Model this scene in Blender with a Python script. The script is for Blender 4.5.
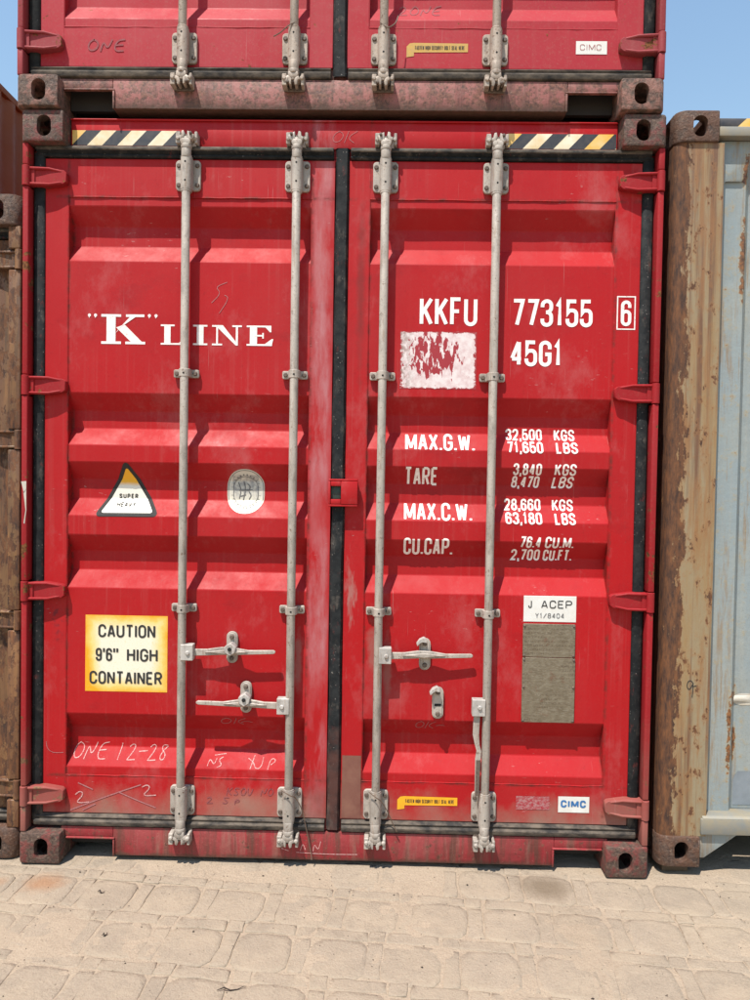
import bpy, bmesh, math, random
from mathutils import Vector, Matrix, noise as mnoise
random.seed(7)
for o in list(bpy.data.objects): bpy.data.objects.remove(o)
S = bpy.context.scene
COL = S.collection

# ------------------------------------------------------------------ camera, sky, sun, exposure
cam_d = bpy.data.cameras.new('camera'); cam = bpy.data.objects.new('camera', cam_d); COL.objects.link(cam)
YAW, PITCH, ROLL = 0.0163, -0.02481, -0.01591
def rotm(a, b, c):
    return Matrix.Rotation(a, 3, 'Z') @ Matrix.Rotation(b, 3, 'X') @ Matrix.Rotation(c, 3, 'Y')
Rm = rotm(YAW, PITCH, ROLL)
M = Matrix((Rm.col[0], Rm.col[2], -Rm.col[1])).transposed().to_4x4()
M.translation = Vector((0.1924, -2.7482, 1.5083))
cam.matrix_world = M
cam_d.sensor_fit = 'VERTICAL'; cam_d.sensor_height = 24.0; cam_d.lens = 24.0*0.722
cam_d.clip_start = 0.05; cam_d.clip_end = 2000
S.camera = cam

SUN = Vector((-0.62, -1.0, 2.48)).normalized()          # towards the sun
el = math.asin(SUN.z); az = math.atan2(SUN.x, SUN.y)
w = bpy.data.worlds.new('World'); S.world = w; w.use_nodes = True
wn = w.node_tree; wn.nodes.clear()
sky = wn.nodes.new('ShaderNodeTexSky'); sky.sky_type = 'NISHITA'; sky.sun_disc = False
sky.sun_elevation = el; sky.sun_rotation = az; sky.air_density = 1.9; sky.dust_density = 0.35; sky.ozone_density = 3.6
bg = wn.nodes.new('ShaderNodeBackground'); bg.inputs[1].default_value = 0.117
wo = wn.nodes.new('ShaderNodeOutputWorld')
wn.links.new(sky.outputs[0], bg.inputs[0]); wn.links.new(bg.outputs[0], wo.inputs[0])
sd = bpy.data.lights.new('sun', 'SUN'); sd.energy = 5.0; sd.angle = math.radians(0.53); sd.color = (1.0, 0.95, 0.87)
so = bpy.data.objects.new('sun', sd); COL.objects.link(so)
so.rotation_euler = SUN.to_track_quat('Z', 'Y').to_euler(); so.location = (-6, -10, 25)
S.view_settings.view_transform = 'Standard'; S.view_settings.look = 'None'
S.view_settings.exposure = 0.64; S.view_settings.gamma = 1.0; S.view_settings.use_curve_mapping = False
S.render.engine = 'CYCLES'
S.render.resolution_x = 768; S.render.resolution_y = 1024

# ------------------------------------------------------------------ node helper
ALB = 0.63      # common reflectance level of this bright, hazy yard
class NT:
    def __init__(s, name):
        s.m = bpy.data.materials.new(name); s.m.use_nodes = True
        s.t = s.m.node_tree; s.t.nodes.clear()
        s.out = s.t.nodes.new('ShaderNodeOutputMaterial'); s.b = s.t.nodes.new('ShaderNodeBsdfPrincipled')
        s.t.links.new(s.b.outputs[0], s.out.inputs[0])
        g = s.t.nodes.new('ShaderNodeNewGeometry'); s.pos = g.outputs['Position']; s.nor = g.outputs['Normal']
        tc = s.t.nodes.new('ShaderNodeTexCoord'); s.obj = tc.outputs['Object']; s.gen = tc.outputs['Generated']
    def put(s, sock, v):
        if isinstance(v, bpy.types.NodeSocket): s.t.links.new(v, sock)
        elif isinstance(v, (tuple, list)) and len(v) == 3 and sock.type == 'RGBA': sock.default_value = (*v, 1)
        else: sock.default_value = v
    def vmap(s, v, scale=(1, 1, 1), loc=(0, 0, 0), rot=(0, 0, 0)):
        n = s.t.nodes.new('ShaderNodeMapping'); s.put(n.inputs[0], v)
        n.inputs['Scale'].default_value = scale; n.inputs['Location'].default_value = loc; n.inputs['Rotation'].default_value = rot
        return n.outputs[0]
    def noise(s, vec, scale, detail=4, rough=0.55, dist=0.0):
        n = s.t.nodes.new('ShaderNodeTexNoise'); s.put(n.inputs['Vector'], vec)
        n.inputs['Scale'].default_value = scale; n.inputs['Detail'].default_value = detail
        n.inputs['Roughness'].default_value = rough; n.inputs['Distortion'].default_value = dist
        return n.outputs['Fac']
    def rng(s, v, a, b, lo=0.0, hi=1.0):
        n = s.t.nodes.new('ShaderNodeMapRange'); n.clamp = True
        s.put(n.inputs[0], v); n.inputs[1].default_value = a; n.inputs[2].default_value = b
        n.inputs[3].default_value = lo; n.inputs[4].default_value = hi
        return n.outputs[0]
    def mth(s, op, a, b=0.0, c=0.0):
        n = s.t.nodes.new('ShaderNodeMath'); n.operation = op
        s.put(n.inputs[0], a); s.put(n.inputs[1], b); s.put(n.inputs[2], c); return n.outputs[0]
    def mul(s, *a):
        r = a[0]
        for x in a[1:]: r = s.mth('MULTIPLY', r, x)
        return r
    def sep(s, v):
        n = s.t.nodes.new('ShaderNodeSeparateXYZ'); s.put(n.inputs[0], v); return n.outputs
    def mix(s, f, a, b):
        n = s.t.nodes.new('ShaderNodeMix'); n.data_type = 'RGBA'; n.clamp_factor = True
        s.put(n.inputs[0], f); s.put(n.inputs[6], a); s.put(n.inputs[7], b); return n.outputs[2]
    def blob(s, vec, cx, cz, rx, rz, soft=0.4, wob=0.35, ax=(0, 2), nsc=6.0):
        x = s.sep(vec)
        dx = s.mth('DIVIDE', s.mth('SUBTRACT', x[ax[0]], cx), rx); dz = s.mth('DIVIDE', s.mth('SUBTRACT', x[ax[1]], cz), rz)
        d = s.mth('SQRT', s.mth('ADD', s.mul(dx, dx), s.mul(dz, dz)))
        n = s.noise(vec, nsc, 5, 0.6)
        d = s.mth('ADD', d, s.mul(s.mth('SUBTRACT', n, 0.5), wob*2))
        return s.rng(d, 1-soft, 1.0, 1.0, 0.0)
    def band(s, v, a, b, soft):
        return s.mul(s.rng(v, a-soft, a+soft), s.rng(v, b-soft, b+soft, 1.0, 0.0))
    def bump(s, h, strength, dist=0.01):
        n = s.t.nodes.new('ShaderNodeBump'); n.inputs['Strength'].default_value = strength; n.inputs['Distance'].default_value = dist
        s.put(n.inputs['Height'], h); s.t.links.new(n.outputs[0], s.b.inputs['Normal'])
    def fin(s, col, rough=0.5, metal=0.0, spec=0.5):
        k = s.t.nodes.new('ShaderNodeMix'); k.data_type = 'RGBA'; k.blend_type = 'MULTIPLY'; k.inputs[0].default_value = 1.0
        s.put(k.inputs[6], col); k.inputs[7].default_value = (ALB, ALB, ALB, 1); col = k.outputs[2]
        s.put(s.b.inputs['Base Color'], col); s.put(s.b.inputs['Roughness'], rough); s.put(s.b.inputs['Metallic'], metal)
        s.b.inputs['Specular IOR Level'].default_value = spec
        return s.m

RUST = (0.115, 0.045, 0.022); RUSTL = (0.30, 0.125, 0.045); DUST = (0.40, 0.31, 0.235)

def red_paint(name, base, dust=0.15, rust=0.71, lower=False, extra=None, rough=0.5):
    n = NT(name); P = n.pos
    big = n.noise(P, 1.7, 4); c = n.mix(n.rng(big, 0.35, 0.7, 0, 0.55), base, tuple(b*0.80+0.012 for b in base))
    fade = n.noise(n.vmap(P, (3.0, 3.0, 1.0), (4, 1, 2)), 1.0, 6, 0.65)
    c = n.mix(n.rng(fade, 0.50, 0.80, 0, 0.12+dust), c, (0.50, 0.10, 0.10))
    st = n.noise(n.vmap(P, (32, 32, 0.9)), 1.0, 4, 0.6)
    c = n.mix(n.rng(st, 0.54, 0.80, 0, 0.03+dust*0.6), c, (0.46, 0.16, 0.14))
    sp = n.noise(P, 120, 3, 0.7)
    c = n.mix(n.rng(sp, 0.52, 0.76, 0, 0.03+dust*0.6), c, DUST)
    sp2 = n.noise(n.vmap(P, (1, 1, 1), (9, 2, 5)), 55, 4, 0.7)
    c = n.mix(n.rng(sp2, 0.60, 0.72, 0, 0.35), c, tuple(b*0.55 for b in base))
    # long hair scratches
    for i, (rz, sc) in enumerate((((0, 0.9, 0), (160, 10, 3)), ((0, -0.35, 0), (190, 10, 2.2)), ((0, 0.1, 0), (230, 10, 2.0)))):
        s1 = n.noise(n.vmap(P, sc, (i*3.1, 0, i), rz), 1.0, 2, 0.5)
        g = n.noise(n.vmap(P, (1, 1, 1), (i*7, 3, 1)), 3.5, 3)
        c = n.mix(n.mul(n.rng(s1, 0.715, 0.74, 0, 0.35), n.rng(g, 0.54, 0.64)), c, (0.55, 0.26, 0.24))
    rn = n.noise(P, 17, 8, 0.68)
    rm = n.rng(rn, rust, rust+0.025)
    c = n.mix(rm, c, n.mix(n.rng(sp, 0.4, 0.6), RUST, RUSTL))
    rr = n.rng(n.noise(n.vmap(P, (1, 1, 1), (3, 8, 1)), 6, 6, 0.7), 0.35, 0.65, rough-0.06, rough+0.18)
    if lower:
        z = n.sep(P)[2]
        g = n.noise(n.vmap(P, (7, 7, 5)), 1.0, 5, 0.65)
        zz = n.mth('ADD', z, n.mul(n.mth('SUBTRACT', g, 0.5), 0.35))
        c = n.mix(n.rng(zz, lower[0], lower[1], lower[2], 0.0), c, (0.36, 0.25, 0.19))
    if extra: c = extra(n, c)
    h = n.mth('ADD', n.mul(n.noise(P, 5.5, 2), 1.0), n.mul(sp, 0.03))
    n.bump(n.mth('ADD', h, n.mul(rm, -0.05)), 0.16, 0.012)
    return n.fin(c, n.mth('ADD', rr, n.mul(rm, 0.35)), 0.0, 0.22)

def extra_main(n, c):
    P = n.pos; x, y, z = n.sep(P)
    # patchy pale pink band on the closing stile
    a = n.mul(n.band(x, -0.108, -0.034, 0.012), n.rng(n.noise(n.vmap(P, (9, 9, 2.2)), 1.0, 7, 0.7), 0.38, 0.62), n.rng(n.noise(n.vmap(P, (1, 1, 1), (0, 0, 3.3)), 1.3, 2), 0.36, 0.5))
    c = n.mix(n.mul(a, 0.85), c, (0.60, 0.27, 0.29))
    a2 = n.mul(n.band(x, 0.03, 0.118, 0.01), n.rng(n.noise(n.vmap(P, (14, 14, 3)), 1.0, 7, 0.7), 0.56, 0.66), n.rng(z, 0.4, 0.8), n.rng(z, 1.6, 1.0))
    c = n.mix(n.mul(a2, 0.7), c, (0.47, 0.27, 0.24))
    # rust and grime caught at the weld lines and frame edges
    wn_ = n.noise(n.vmap(P, (1, 1, 1), (2, 2, 2)), 16, 8, 0.72)
    for ln, v in ((0.329, z), (2.594, z), (-1.060, x), (0.110, x), (1.054, x), (-0.114, x)):
        d = n.mth('ABSOLUTE', n.mth('SUBTRACT', v, ln+0.002))
        c = n.mix(n.mul(n.rng(d, 0.001, 0.010, 1, 0), n.rng(wn_, 0.44, 0.60), 0.75), c, (0.12, 0.030, 0.022))
    c = n.mix(n.mul(n.blob(P, 0.0, 0.24, 0.13, 0.16, 0.9, 0.8, nsc=14), 0.6), c, (0.16, 0.045, 0.035))
    # dirty hand and strap smears
    sm = n.noise(n.vmap(P, (3, 3, 5), (7, 0, 3)), 1.0, 7, 0.7)
    c = n.mix(n.rng(sm, 0.56, 0.72, 0, 0.38), c, (0.24, 0.012, 0.016))
    sm2 = n.noise(n.vmap(P, (4, 4, 2.4), (1, 3, 8), (0, 0.5, 0)), 1.0, 7, 0.72)
    c = n.mix(n.rng(sm2, 0.55, 0.74, 0, 0.55), c, (0.58, 0.15, 0.15))
    sc = n.noise(n.vmap(P, (30, 30, 120), (5, 5, 5), (0, 0.25, 0)), 1.0, 3, 0.6)
    c = n.mix(n.mul(n.rng(sc, 0.68, 0.70, 0, 0.6), n.rng(n.noise(P, 2.7, 3), 0.52, 0.6)), c, (0.60, 0.28, 0.26))
    # rubbed light patches beside the hub blocks
    for (cx, cz, rx, rz) in ((0.205, 0.78, 0.02, 0.16), (0.15, 0.86, 0.03, 0.12), (-0.145, 0.80, 0.018, 0.14)):
        c = n.mix(n.mul(n.blob(P, cx, cz, rx, rz, 0.6, 0.7, nsc=22), 0.55), c, (0.42, 0.20, 0.17))
    c = n.mix(n.mul(n.blob(P, 0.08, 2.25, 0.022, 0.42, 0.7, 0.8, nsc=16), 0.45), c, (0.12, 0.035, 0.03))
    c = n.mix(n.mul(n.blob(P, -1.10, 0.98, 0.035, 0.12, 0.5, 0.8, nsc=28), n.rng(n.noise(P, 40, 3), 0.5, 0.6), 0.7), c, (0.18, 0.02, 0.03))
    # dusty cloud low on the left door
    c = n.mix(n.mul(n.blob(P, -0.36, 0.235, 0.2, 0.07, 0.9, 0.5, nsc=9), 0.45), c, DUST)
    # rain-washed dust curtain near the left edge of each panel
    a3 = n.mul(n.rng(n.noise(n.vmap(P, (60, 60, 0.5)), 1.0, 4, 0.6), 0.54, 0.66), n.rng(n.noise(n.vmap(P, (1, 1, 1), (3, 0, 0)), 2.0, 2), 0.45, 0.6))
    c = n.mix(n.mul(a3, 0.07), c, (0.55, 0.30, 0.27))
    return c

RED = (0.53, 0.0065, 0.0110)
MAT = {}
MAT['red'] = red_paint('red_paint_worn', RED, 0.02, 0.705, (0.13, 0.30, 0.75), extra_main)
MAT['red_post'] = red_paint('red_post_scraped', (0.40, 0.012, 0.018), 0.12, 0.60, (0.13, 0.6, 0.5), None, 0.6)
MAT['red_up_post'] = red_paint('red_post_scraped_dusty', (0.38, 0.05, 0.06), 0.34, 0.60, False, None, 0.6)
MAT['red_up'] = red_paint('red_paint_dusty', (0.52, 0.026, 0.042), 0.24, 0.665, False, None, 0.55)

def sill_paint(name, base, amt, streak, zlo, zhi):
    n = NT(name); P = n.pos
    c = n.mix(n.rng(n.noise(P, 5, 5), 0.4, 0.65, 0, 0.35), base, (0.40, 0.12, 0.11))
    st = n.noise(n.vmap(P, (22, 22, 2.2)), 1.0, 6, 0.65)
    c = n.mix(n.rng(st, 0.48, 0.62, 0, streak), c, (0.13, 0.045, 0.03))
    st2 = n.noise(n.vmap(P, (30, 30, 3.0), (4, 4, 4)), 1.0, 5, 0.65)
    c = n.mix(n.rng(st2, 0.54, 0.68, 0, streak*0.5), c, (0.34, 0.20, 0.15))
    g = n.noise(P, 28, 8, 0.7)
    c = n.mix(n.rng(g, 0.60-amt, 0.66-amt, 0, 0.85), c, n.mix(n.rng(n.noise(P, 90, 5, 0.7), 0.4, 0.6), (0.07, 0.028, 0.018), (0.27, 0.115, 0.072)))
    c = n.mix(n.rng(n.noise(n.vmap(P, (1, 1, 1), (4, 7, 2)), 120, 4, 0.7), 0.60, 0.68, 0, 0.5), c, (0.46, 0.25, 0.19))
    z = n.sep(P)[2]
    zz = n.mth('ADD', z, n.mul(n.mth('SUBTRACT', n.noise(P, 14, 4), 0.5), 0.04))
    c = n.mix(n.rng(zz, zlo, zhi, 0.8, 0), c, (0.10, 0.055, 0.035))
    n.bump(n.mth('ADD', n.noise(P, 45, 6), n.noise(P, 9, 2)), 0.4, 0.006)
    return n.fin(c, 0.65)
MAT['sill'] = sill_paint('sill_paint_streaked', (0.36, 0.018, 0.026), 0.02, 0.85, 0.02, 0.035)
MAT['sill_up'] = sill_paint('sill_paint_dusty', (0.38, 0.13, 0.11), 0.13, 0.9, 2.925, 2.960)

def casting_mat(name, paint, amt):
    n = NT(name); P = n.pos
    g = n.noise(P, 22, 8, 0.72); f = n.noise(P, 90, 5, 0.7)
    c = n.mix(n.rng(f, 0.35, 0.65), (0.055, 0.030, 0.023), (0.185, 0.11, 0.078))
    c = n.mix(n.rng(g, amt, amt+0.12, 0, 0.85), c, paint)
    c = n.mix(n.rng(n.noise(n.vmap(P, (1, 1, 1), (5, 5, 5)), 75, 6, 0.75), 0.57, 0.66, 0, 0.75), c, (0.36, 0.26, 0.185))
    c = n.mix(n.rng(n.noise(n.vmap(P, (90, 90, 14), (2, 5, 1), (0, 0.5, 0)), 1.0, 3, 0.6), 0.68, 0.71, 0, 0.8), c, (0.42, 0.30, 0.24))
    n.bump(n.mth('ADD', g, n.mul(f, 0.6)), 1.0, 0.008)
    return n.fin(c, 0.75)
MAT['cast'] = casting_mat('corner_steel_grimy', (0.27, 0.045, 0.040), 0.48)
MAT['cast_up'] = casting_mat('corner_steel_dusty', (0.38, 0.17, 0.13), 0.45)
MAT['cast_rust'] = casting_mat('corner_steel_rusted', (0.15, 0.065, 0.035), 0.42)

def galv(name, base, rustm):
    n = NT(name); P = n.pos
    c = n.mix(n.rng(n.noise(n.vmap(P, (30, 30, 6)), 1.0, 5), 0.4, 0.65), base, tuple(b*0.72 for b in base))
    c = n.mix(n.rng(n.noise(P, 60, 6, 0.7), rustm, rustm+0.07, 0, 0.8), c, (0.20, 0.11, 0.07))
    c = n.mix(n.rng(n.noise(n.vmap(P, (1, 1, 0.5), (3, 3, 3)), 30, 7, 0.72), 0.52, 0.66, 0, 0.6), c, (0.27, 0.23, 0.20))
    c = n.mix(n.rng(n.noise(n.vmap(P, (70, 70, 7), (1, 5, 2)), 1.0, 6, 0.7), 0.56, 0.66, 0, 0.55), c, (0.33, 0.20, 0.13))
    c = n.mix(n.rng(n.noise(n.vmap(P, (1, 1, 1), (6, 1, 3)), 130, 4, 0.7), 0.62, 0.68, 0, 0.7), c, (0.12, 0.085, 0.065))
    n.bump(n.noise(P, 110, 4), 0.25, 0.003)
    return n.fin(c, n.rng(n.noise(P, 20, 4), 0.35, 0.65, 0.45, 0.75), 0.1, 0.35)
MAT['galv'] = galv('galvanised_steel', (0.60, 0.525, 0.455), 0.60)
MAT['galv_up'] = galv('galvanised_steel_dusty', (0.60, 0.49, 0.40), 0.57)
MAT['galv_bright'] = galv('galvanised_steel_clean', (0.68, 0.63, 0.58), 0.66)

def simple(name, col, rough=0.6, var=0.25, sc=40, metal=0.0, bumpy=0.2, mixc=None):
    n = NT(name); P = n.pos
    f = n.noise(P, sc, 6, 0.65)
    c = n.mix(n.rng(f, 0.35, 0.68, 0, 1), col, mixc if mixc else tuple(b*(1-var) for b in col))
    n.bump(f, bumpy, 0.004)
    return n.fin(c, rough, metal)
MAT['bolt_and_gap'] = simple('bolt_rust_gap_shade', (0.10, 0.072, 0.058), 0.7, mixc=(0.21, 0.15, 0.115), sc=120)  # rusty bolts, and the painted shade in the cam gaps
MAT['hole'] = simple('bore_dark', (0.012, 0.010, 0.009), 0.9)
MAT['white'] = simple('white_lettering', (1.28, 1.21, 1.15), 0.5, mixc=(1.06, 0.92, 0.87), sc=70, bumpy=0.05)
def letter_mat():
    n = NT('white_lettering'); P = n.pos
    c = n.mix(n.rng(n.noise(P, 70, 6, 0.65), 0.35, 0.68), (1.28, 1.21, 1.15), (1.05, 0.91, 0.86))
    c = n.mix(n.mul(n.rng(n.noise(n.vmap(P, (1, 1, 1), (4, 4, 4)), 150, 5, 0.75), 0.60, 0.64), n.rng(n.noise(P, 9, 3), 0.45, 0.6), 0.8), c, (0.60, 0.07, 0.075))
    return n.fin(c, 0.55)
MAT['white'] = letter_mat()
MAT['chalk'] = simple('chalk', (0.58, 0.10, 0.10), 0.9, mixc=(0.95, 0.68, 0.64), sc=230)
MAT['chalk_faint'] = simple('chalk_faint', (0.50, 0.12, 0.13), 0.9, mixc=(0.52, 0.25, 0.24), sc=160)
MAT['marker_faint'] = simple('marker_faint', (0.33, 0.07, 0.08), 0.9, mixc=(0.40, 0.12, 0.13), sc=120)
MAT['marker'] = simple('marker_dark', (0.20, 0.045, 0.05), 0.9, mixc=(0.26, 0.07, 0.075), sc=90)
MAT['black_print'] = simple('black_print', (0.020, 0.018, 0.018), 0.8, mixc=(0.04, 0.036, 0.033), sc=60, bumpy=0.0)
MAT['grey_print'] = simple('grey_print', (0.20, 0.19, 0.19), 0.6, sc=60, bumpy=0.0)
MAT['blue_print'] = simple('blue_print', (0.05, 0.22, 0.55), 0.5, sc=60, bumpy=0.0)
MAT['label_white'] = simple('label_white', (0.98, 0.965, 0.92), 0.5, mixc=(0.88, 0.84, 0.77), sc=25, bumpy=0.03)
MAT['tape'] = simple('yellow_tape', (1.15, 0.56, 0.012), 0.5, mixc=(1.0, 0.46, 0.02), sc=30, bumpy=0.05)
MAT['tape_up'] = simple('yellow_tape_dusty', (0.72, 0.42, 0.06), 0.6, mixc=(0.6, 0.36, 0.10), sc=60, bumpy=0.05)
MAT['stripe_black'] = simple('stripe_black', (0.022, 0.024, 0.035), 0.5, mixc=(0.07, 0.06, 0.06), sc=35, bumpy=0.05)
MAT['stripe_cream'] = simple('stripe_cream', (1.1, 0.98, 0.75), 0.5, mixc=(0.95, 0.72, 0.4), sc=22, bumpy=0.05)
MAT['stripe_yellow'] = simple('stripe_yellow', (1.05, 0.55, 0.03), 0.5, mixc=(1.0, 0.72, 0.3), sc=18, bumpy=0.05)
MAT['brown_patch'] = simple('brown_patch_paint', (0.22, 0.075, 0.055), 0.6, mixc=(0.30, 0.13, 0.09), sc=14, bumpy=0.1)
MAT['wire'] = simple('wire_brown', (0.20, 0.13, 0.09), 0.7, sc=90)
MAT['twig'] = simple('twig_dark', (0.05, 0.032, 0.022), 0.9, sc=90)
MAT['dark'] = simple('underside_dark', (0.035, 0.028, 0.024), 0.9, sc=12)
MAT['wood'] = simple('dunnage_wood', (0.16, 0.11, 0.07), 0.9, sc=18)
MAT['green'] = simple('green_seal', (0.02, 0.085, 0.065), 0.6, mixc=(0.05, 0.05, 0.045), sc=80)

def rubber():
    n = NT('rubber_gasket'); P = n.pos
    f = n.noise(P, 30, 6, 0.65)
    c = n.mix(n.rng(f, 0.4, 0.62), (0.016, 0.018, 0.020), (0.034, 0.036, 0.037))
    d = n.noise(n.vmap(P, (18, 18, 9)), 1.0, 7, 0.7)
    z = n.sep(P)[2]
    lo = n.rng(z, 0.12, 0.30, 0.16, 0.0)
    c = n.mix(n.rng(n.mth('ADD', d, lo), 0.56, 0.74, 0, 0.6), c, (0.24, 0.20, 0.165))
    c = n.mix(n.rng(n.noise(P, 140, 2), 0.70, 0.73, 0, 0.6), c, (0.5, 0.45, 0.4))
    c = n.mix(n.mul(n.blob(P, 0.0, 0.30, 0.05, 0.30, 0.8, 0.9, nsc=20), 0.6), c, (0.17, 0.065, 0.05))
    c = n.mix(n.mul(n.rng(n.noise(n.vmap(P, (1, 1, 0.5), (9, 9, 9)), 34, 7, 0.72), 0.60, 0.66), 0.5), c, (0.20, 0.05, 0.045))
    n.bump(f, 0.3, 0.006)
    return n.fin(c, 0.75, 0, 0.15)
MAT['rubber'] = rubber()
def rubber_dusty():
    n = NT('rubber_gasket_dusty'); P = n.pos
    d = n.noise(n.vmap(P, (14, 14, 30)), 1.0, 7, 0.7)
    c = n.mix(n.rng(d, 0.38, 0.62), (0.045, 0.041, 0.039), (0.20, 0.16, 0.125))
    n.bump(d, 0.4, 0.006)
    return n.fin(c, 0.8, 0, 0.2)
MAT['rubber_d'] = rubber_dusty()

def caution_mat():      # sun-bleached hazard label: white in the middle, orange left at the margins
    n = NT('label_bleached_orange'); g = n.sep(n.gen)
    ex = n.mth('MINIMUM', g[0], n.mth('SUBTRACT', 1.0, g[0])); ez = n.mth('MINIMUM', g[2], n.mth('SUBTRACT', 1.0, g[2]))
    e = n.mth('MINIMUM', ex, ez)
    nz = n.noise(n.pos, 16, 6, 0.7)
    e = n.mth('ADD', e, n.mul(n.mth('SUBTRACT', nz, 0.5), 0.16))
    e = n.mth('ADD', e, n.mul(n.rng(g[0], 0.2, 0.0), n.rng(g[2], 0.6, 0.0), -0.12))
    c = n.mix(n.rng(e, -0.01, 0.075), (1.15, 0.47, 0.004), (1.1, 0.78, 0.22))
    c = n.mix(n.rng(e, 0.06, 0.20), c, (1.05, 0.98, 0.78))
    c = n.mix(n.mul(n.rng(n.noise(n.pos, 130, 4, 0.7), 0.55, 0.68), 0.4), c, (1.1, 0.66, 0.2))
    return n.fin(c, 0.5)
MAT['caution'] = caution_mat()
def tri_mat():
    n = NT('label_triangle_fade'); g = n.sep(n.gen)
    z = n.mth('ADD', g[2], n.mul(n.mth('SUBTRACT', n.noise(n.pos, 20, 4), 0.5), 0.08))
    c = n.mix(n.rng(z, 0.60, 0.70), (1.05, 1.0, 0.88), (1.15, 0.56, 0.01))
    return n.fin(c, 0.5)
MAT['tri'] = tri_mat()
def oval_mat():
    n = NT('label_oval_worn'); g = n.sep(n.gen)
    dx = n.mth('ABSOLUTE', n.mth('SUBTRACT', g[0], 0.5)); dz = n.mth('ABSOLUTE', n.mth('SUBTRACT', g[2], 0.52))
    inner = n.mul(n.rng(dx, 0.34, 0.36, 1, 0), n.rng(dz, 0.33, 0.36, 1, 0))
    nz = n.noise(n.pos, 60, 5, 0.7)
    c = n.mix(n.mul(inner, n.rng(nz, 0.36, 0.60), n.rng(g[2], 0.2, 0.55)), (1.0, 0.94, 0.78), (0.34, 0.33, 0.32))
    c = n.mix(n.rng(g[2], 0.32, 0.42, 0, 0.35), c, (0.50, 0.49, 0.48))
    return n.fin(c, 0.5)
MAT['oval'] = oval_mat()
def peel_mat():
    n = NT('label_peeled'); P = n.pos; g = n.sep(n.gen)
    a = n.noise(n.vmap(P, (75, 75, 27), (0.4, 0, 0), (0, 0.6, 0)), 1.0, 4, 0.55, 0.5)
    dx = n.mth('DIVIDE', n.mth('SUBTRACT', g[0], 0.42), 0.44); dz = n.mth('DIVIDE', n.mth('SUBTRACT', g[2], 0.57), 0.50)
    d = n.mth('SQRT', n.mth('ADD', n.mul(dx, dx), n.mul(dz, dz)))
    m = n.rng(n.mth('SUBTRACT', n.mth('ADD', a, 0.055), n.mul(n.rng(d, 0.55, 1.05), 0.26)), 0.494, 0.506)
    base = n.mix(n.rng(n.noise(P, 45, 6, 0.7), 0.4, 0.65), (0.98, 0.86, 0.85), (0.80, 0.58, 0.58))
    lf = n.mul(n.rng(g[0], 0.22, 0.02), n.rng(n.noise(P, 60, 6, 0.7), 0.42, 0.56))
    base = n.mix(n.mul(lf, 0.8), base, (0.28, 0.15, 0.11))
    c = n.mix(m, base, (0.42, 0.018, 0.03))
    e = n.mth('MINIMUM', n.mth('MINIMUM', g[0], n.mth('SUBTRACT', 1.0, g[0])), n.mth('MINIMUM', g[2], n.mth('SUBTRACT', 1.0, g[2])))
    em = n.rng(n.mth('ADD', e, n.mul(n.mth('SUBTRACT', n.noise(P, 40, 6, 0.75), 0.56), 0.20)), 0.0, 0.012, 1, 0)
    c = n.mix(em, c, (0.42, 0.03, 0.035))
    return n.fin(c, 0.55)
MAT['peel'] = peel_mat()
def smudge_mat():
    n = NT('label_residue'); P = n.pos
    m = n.rng(n.noise(n.vmap(P, (70, 70, 120)), 1.0, 4, 0.7), 0.42, 0.60)
    return n.fin(n.mix(m, (0.44, 0.03, 0.045), (0.52, 0.24, 0.24)), 0.6)
MAT['smudge'] = smudge_mat()
def plate_mat():
    n = NT('data_plate_weathered'); P = n.pos
    f = n.noise(P, 38, 8, 0.72); s = n.noise(n.vmap(P, (60, 60, 200)), 1.0, 4, 0.6)
    c = n.mix(n.rng(f, 0.35, 0.65), (0.30, 0.25, 0.175), (0.20, 0.155, 0.10))
    c = n.mix(n.rng(s, 0.52, 0.62, 0, 0.4), c, (0.38, 0.33, 0.25))
    c = n.mix(n.rng(n.noise(n.vmap(P, (1, 1, 1), (2, 2, 2)), 24, 7, 0.7), 0.58, 0.68, 0, 0.6), c, (0.22, 0.09, 0.05))
    row = n.rng(n.mth('FRACT', n.mul(n.sep(P)[2], 62.0)), 0.45, 0.55)
    t = n.rng(n.noise(n.vmap(P, (210, 210, 120), (1, 1, 1)), 1.0, 2, 0.5), 0.47, 0.53)
    c = n.mix(n.mul(row, t, n.rng(n.noise(P, 14, 4), 0.42, 0.56), 0.55), c, (0.12, 0.085, 0.055))
    n.bump(s, 0.5, 0.002)
    return n.fin(c, 0.55, 0.25)
MAT['plate'] = plate_mat()

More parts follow.
